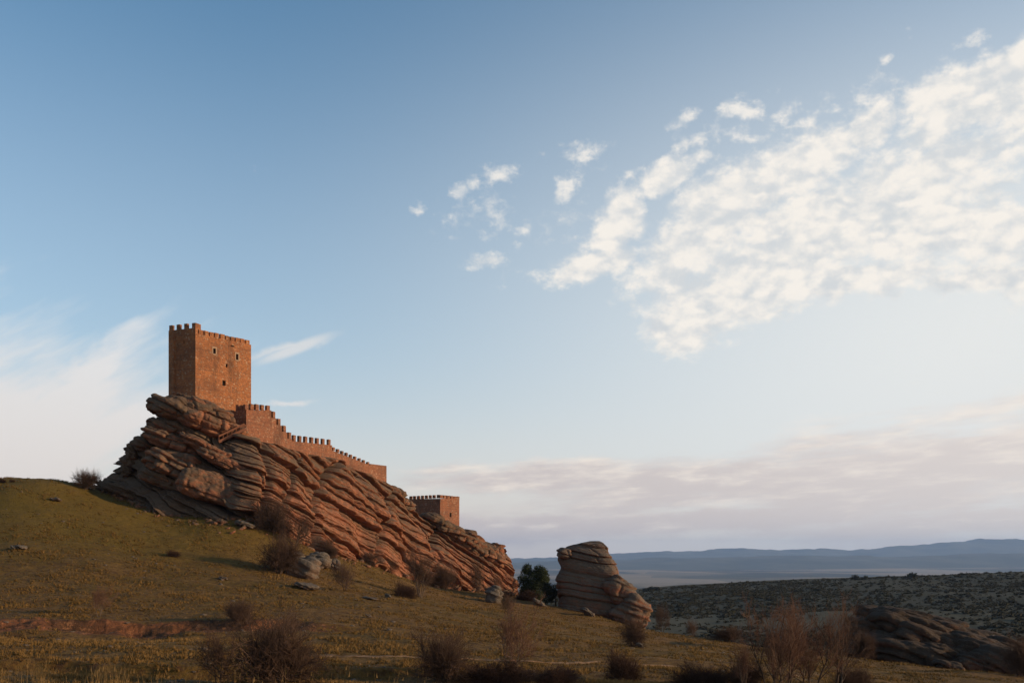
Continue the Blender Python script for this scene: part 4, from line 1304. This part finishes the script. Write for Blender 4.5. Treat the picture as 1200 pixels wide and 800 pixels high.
# ------------------------------------------------------------------ grass: tufts over the hillside, one mass
def make_grass(n, seed):
    r = np.random.RandomState(seed)
    Y = np.exp(r.uniform(np.log(50), np.log(215), n)); U = r.uniform(-60, 1260, n)
    X = (U - 600) / F * Y
    z, earth, dry, green, w, zf = ground_parts(X, Y)
    cl = fbm(np.stack([X / 3.5, Y / 3.5], -1), 3, 7)
    cl = cl + 0.6 * fbm(np.stack([X / 1.1, Y / 2.0], -1), 2, 19)
    keep = (r.rand(n) < 0.45 + 0.8 * cl) & (r.rand(n) > earth * 0.8) & (w < 0.05)
    # not on the path
    pd = np.full(n, 99.0)
    pp = pts[::6]
    for q_ in pp: pd = np.minimum(pd, np.hypot(X - q_[0], Y - q_[1]))
    keep &= (pd > 0.9) | (r.rand(n) < 0.25)
    X, Y, z, dry, cl, green = X[keep], Y[keep], z[keep], dry[keep], cl[keep], green[keep]
    n = len(X); B = 6
    hgt = (0.06 + 0.10 * r.rand(n) + 0.12 * np.clip(cl, 0, 1) + 0.10 * np.clip(dry, 0, 1)) * (1 + Y / 400)
    tone = np.clip(0.30 + 0.35 * cl + 0.6 * dry - 0.25 * green + r.normal(0, 0.10, n), 0, 0.8)
    an = r.rand(n, B) * 6.28; sp = 0.05 + 0.12 * r.rand(n, B)
    bx = X[:, None] + np.cos(an) * sp; by = Y[:, None] + np.sin(an) * sp
    lean = (0.3 + 1.1 * r.rand(n, B)) * hgt[:, None]
    tx = bx + np.cos(an) * lean; ty = by + np.sin(an) * lean
    tz = z[:, None] + hgt[:, None] * (0.6 + 0.6 * r.rand(n, B))
    wd = 0.030 * (0.6 + Y[:, None] / 120)
    px_, py_ = -np.sin(an + 0.8) * wd, np.cos(an + 0.8) * wd
    zb = z[:, None] - 0.05 + 0 * an
    V = np.stack([np.stack([bx - px_, by - py_, zb], -1), np.stack([bx + px_, by + py_, zb], -1), np.stack([tx, ty, tz], -1)], 2).reshape(-1, 3)
    me = new_mesh('grass', V, np.arange(len(V)).reshape(-1, 3), M['grass'], False, dict(tone=np.repeat(tone, B * 3)))
    link('grass', me, kind='stuff', label='tussocky dry and olive grass over the hillside', category='grass')


make_grass(105000, 1)


def tall_stalks(n, seed):
    r = np.random.RandomState(seed); V, tn = [], []
    for i in range(n):
        u = r.choice([r.uniform(40, 60), r.uniform(105, 150), r.uniform(-10, 260), r.uniform(0, 500)]); Y = r.uniform(52, 66)
        x = (u - 600) / F * Y; z = ground_fast(x, Y); h = r.uniform(0.4, 1.35)
        lx, ly = r.normal(0, 0.16, 2) * h
        a = r.rand() * 3.14; wx, wy = math.cos(a) * .012, math.sin(a) * .012
        p0 = (x, Y, z - .05); 
        V += [(x - wx, Y - wy, z - .05), (x + wx, Y + wy, z - .05), (x + lx, Y + ly, z + h)]
        V += [(x + lx * .75 - .03, Y + ly * .75, z + h * .8), (x + lx * .85 + .03, Y + ly * .8, z + h * .8), (x + lx * 1.1, Y + ly * 1.1, z + h * 1.08)]
        tn += [0.95] * 6
    me = new_mesh('tall_grass', V, np.arange(len(V)).reshape(-1, 3), M['grass'], False, dict(tone=tn))
    link('tall_grass', me, kind='stuff', label='tall dry seed stalks at the bottom left of the hillside', category='grass')


tall_stalks(420, 3)


# broken blocks fallen along the foot of the crag
def make_rubble(n, seed):
    import bmesh
    r = np.random.RandomState(seed)
    bm = bmesh.new(); bmesh.ops.create_cube(bm, size=2.0); bmesh.ops.bevel(bm, geom=bm.edges[:], offset=0.35, segments=1, affect='EDGES')
    bmesh.ops.triangulate(bm, faces=bm.faces[:])
    B = np.array([v.co[:] for v in bm.verts]); Fb = np.array([[v.index for v in f.verts] for f in bm.faces]); bm.free()
    foot = np.array([PX(*a) for a, b_ in CRAG])
    q = catmull(foot, r.uniform(0.2, len(CRAG) - 1.2, n))
    off = np.abs(r.normal(0, 1, n)) ** 1.3 * 2.6
    q[:, 0] += off * 0.35 + r.normal(0, .6, n); q[:, 1] -= off + 0.6
    z = ground(q[:, 0], q[:, 1]); s = (0.10 + 0.7 * r.rand(n) ** 6) * np.where(q[:, 1] < 200, 0.7, 1)
    ang = r.rand(n, 2) * 3
    V = B[None] * np.stack([s * (1 + r.rand(n)), s * (.7 + .5 * r.rand(n)), s * (.4 + .4 * r.rand(n))], -1)[:, None] * (1 + 0.15 * r.normal(0, 1, (n, len(B), 1)))
    c, s_ = np.cos(ang[:, :1]), np.sin(ang[:, :1]); x, y = V[..., 0] * c - V[..., 1] * s_, V[..., 0] * s_ + V[..., 1] * c
    t = (ang[:, 1:] - 1.5) * 0.4; zz = V[..., 2] + x * t
    V = np.stack([x, y, zz], -1) + np.stack([q[:, 0], q[:, 1], z + s * .2], -1)[:, None]
    Fc = (Fb[None] + (np.arange(n) * len(B))[:, None, None]).reshape(-1, 3)
    link('rubble', new_mesh('rubble', V.reshape(-1, 3), Fc, M['crag'], False, dict(grey=np.full(n * len(B), 0.45))), kind='stuff', label='broken red blocks fallen along the foot of the crag', category='rubble')


make_rubble(900, 6)


# loose small stones, too many to count
def make_stones(n, seed):
    r = np.random.RandomState(seed)
    import bmesh
    bm = bmesh.new(); bmesh.ops.create_icosphere(bm, subdivisions=1, radius=1.0)
    B = np.array([v.co[:] for v in bm.verts]); Fb = np.array([[v.index for v in f.verts] for f in bm.faces]); bm.free()
    Y = np.exp(r.uniform(np.log(55), np.log(210), n)); U = r.uniform(-40, 1240, n); X = (U - 600) / F * Y
    z, earth, dry, green, w, zf = ground_parts(X, Y)
    cl = fbm(np.stack([X / 12, Y / 12], -1), 3, 17)
    keep = (w < .05) & ((r.rand(n) < 0.25 + cl) | (earth > 0.5))
    X, Y, z = X[keep], Y[keep], z[keep]; n = len(X)
    s = 0.06 + 0.22 * r.rand(n) ** 4
    V = B[None] * (1 + 0.35 * r.normal(0, 1, (n, len(B), 1))) * np.stack([s * (1 + .5 * r.rand(n)), s, s * 0.6], -1)[:, None] + np.stack([X, Y, z], -1)[:, None]
    Fc = (Fb[None] + (np.arange(n) * len(B))[:, None, None]).reshape(-1, 3)
    link('stones', new_mesh('stones', V.reshape(-1, 3), Fc, M['greyrock']), kind='stuff', label='small pale stones strewn over the hillside', category='stones')


make_stones(4200, 8)


# ------------------------------------------------------------------ valley scrub: the nearest as bushes, the rest one mass
def lump_mesh(name, seed, mat, nleaf=90, size=0.30):
    r = np.random.RandomState(seed)
    lumps = [(r.uniform(-.55, .55), r.uniform(-.55, .55), r.uniform(.3, .75), r.uniform(.3, .5)) for _ in range(5)]
    return leafy(seed, lumps, nleaf, size, mat, name)


def valley():
    r = np.random.RandomState(12)
    protos = [lump_mesh('valley_bush', 50 + i, M['scrub']) for i in range(5)]
    X, Y = [], []
    n = 20000
    dd = np.exp(r.uniform(np.log(420), np.log(1150), n)); U = r.uniform(560, 1300, n)
    X = (U - 600) / F * dd; Y = dd
    cl = fbm(np.stack([X / 120, Y / 120], -1), 3, 27)
    band = sst(600, 800, dd)
    keep = r.rand(n) < np.clip(0.24 + 0.50 * band + cl * 0.55, 0.02, 1)
    X, Y = X[keep], Y[keep]
    ordr = np.argsort(Y); X, Y = X[ordr], Y[ordr]
    z = ground(X, Y)
    sz = 0.8 + 1.7 * r.rand(len(X)) ** 2.5
    # only the bushes that the brow of the hillside does not hide
    us = X / Y * F + 600; vs = HOR - z / Y * F
    brow = np.interp(us, [560, 740, 850, 950, 1050, 1130, 1200, 1300], [690, 728, 752, 765, 774, 784, 792, 800])
    vis = (vs < brow) & ((us < 650) | (us > 745))
    idx = np.nonzero(vis)[0]
    near = idx[:300]
    for k_, i in enumerate(near):
        o = link('valley_bush', protos[k_ % 5], None, label='dark low bush dotted on the grey green valley floor beyond the hillside', category='bush', group='dark bushes dotted over the valley floor')
        o.location = (X[i], Y[i], z[i] - 0.2); o.rotation_euler = (0, 0, r.rand() * 6.28)
        s = sz[i]; o.scale = (s * 1.15, s * 1.15, s * 0.8)
    rest = np.setdiff1d(np.arange(len(X)), near)
    VV, FF, c0 = [], [], 0
    base = []
    for pm in [lump_mesh('tmp', 70 + i, M['scrub'], 26, 0.42) for i in range(4)]:
        a = np.zeros(len(pm.vertices) * 3, dtype=np.float32); pm.vertices.foreach_get('co', a); base.append(a.reshape(-1, 3)); bpy.data.meshes.remove(pm)
    for k_, i in enumerate(rest):
        b_ = base[k_ % 4]; s = sz[i] * 1.2
        VV.append(b_ * np.array([s * 1.2, s * 1.2, s * 0.75]) + np.array([X[i], Y[i], z[i] - .2]))
    V = np.concatenate(VV)
    link('valley_scrub', new_mesh('valley_scrub', V, np.arange(len(V)).reshape(-1, 4), M['scrub']), kind='stuff', label='thick dark scrub covering the valley side up to its ridge', category='scrub')
    # single trees along the ridge line
    for (u, s, lab) in [(756, 4.5, 'leftmost dark tree on the valley ridge beside the pointed rock'), (763, 5.5, 'second dark tree from the left on the valley ridge'), (771, 5, 'third dark tree from the left on the valley ridge'),
                        (1068, 6.5, 'taller dark tree standing alone on the valley ridge at the right'), (1004, 5.5, 'rounded dark tree on the middle of the valley ridge'), (1012, 4.5, 'small dark tree just right of the rounded one on the valley ridge')]:
        Yr = 1085; x = (u - 600) / F * Yr; zg = ground_fast(x, Yr)
        t = thing('ridge_tree', lab, 'tree', (x, Yr, zg - 0.3))
        t.scale = (s, s, s * .95)
        link('trunk', trunk_small, t); link('crown', protos[int(u) % 5], t)


trunk_small = trunk_mesh(0.5, 0.05, 8)
valley()

# ------------------------------------------------------------------ air
mh = bpy.data.materials.new('valley_haze'); mh.use_nodes = True
nt = mh.node_tree; nt.nodes.clear()
pv = nt.nodes.new('ShaderNodeVolumePrincipled'); o_ = nt.nodes.new('ShaderNodeOutputMaterial')
pv.inputs['Color'].default_value = (0.38, 0.56, 0.90, 1)
pv.inputs['Density'].default_value = 2.4e-5
pv.inputs['Anisotropy'].default_value = 0.1
nt.links.new(pv.outputs[0], o_.inputs['Volume'])
Wd, z0, z1 = 42500, -330, 700
V = [(-Wd, -Wd, z0), (Wd, -Wd, z0), (Wd, Wd, z0), (-Wd, Wd, z0), (-Wd, -Wd, z1), (Wd, -Wd, z1), (Wd, Wd, z1), (-Wd, Wd, z1)]
hz = link('haze', new_mesh('haze', V, [(0, 3, 2, 1), (4, 5, 6, 7), (0, 1, 5, 4), (1, 2, 6, 5), (2, 3, 7, 6), (3, 0, 4, 7)], mh), kind='stuff')
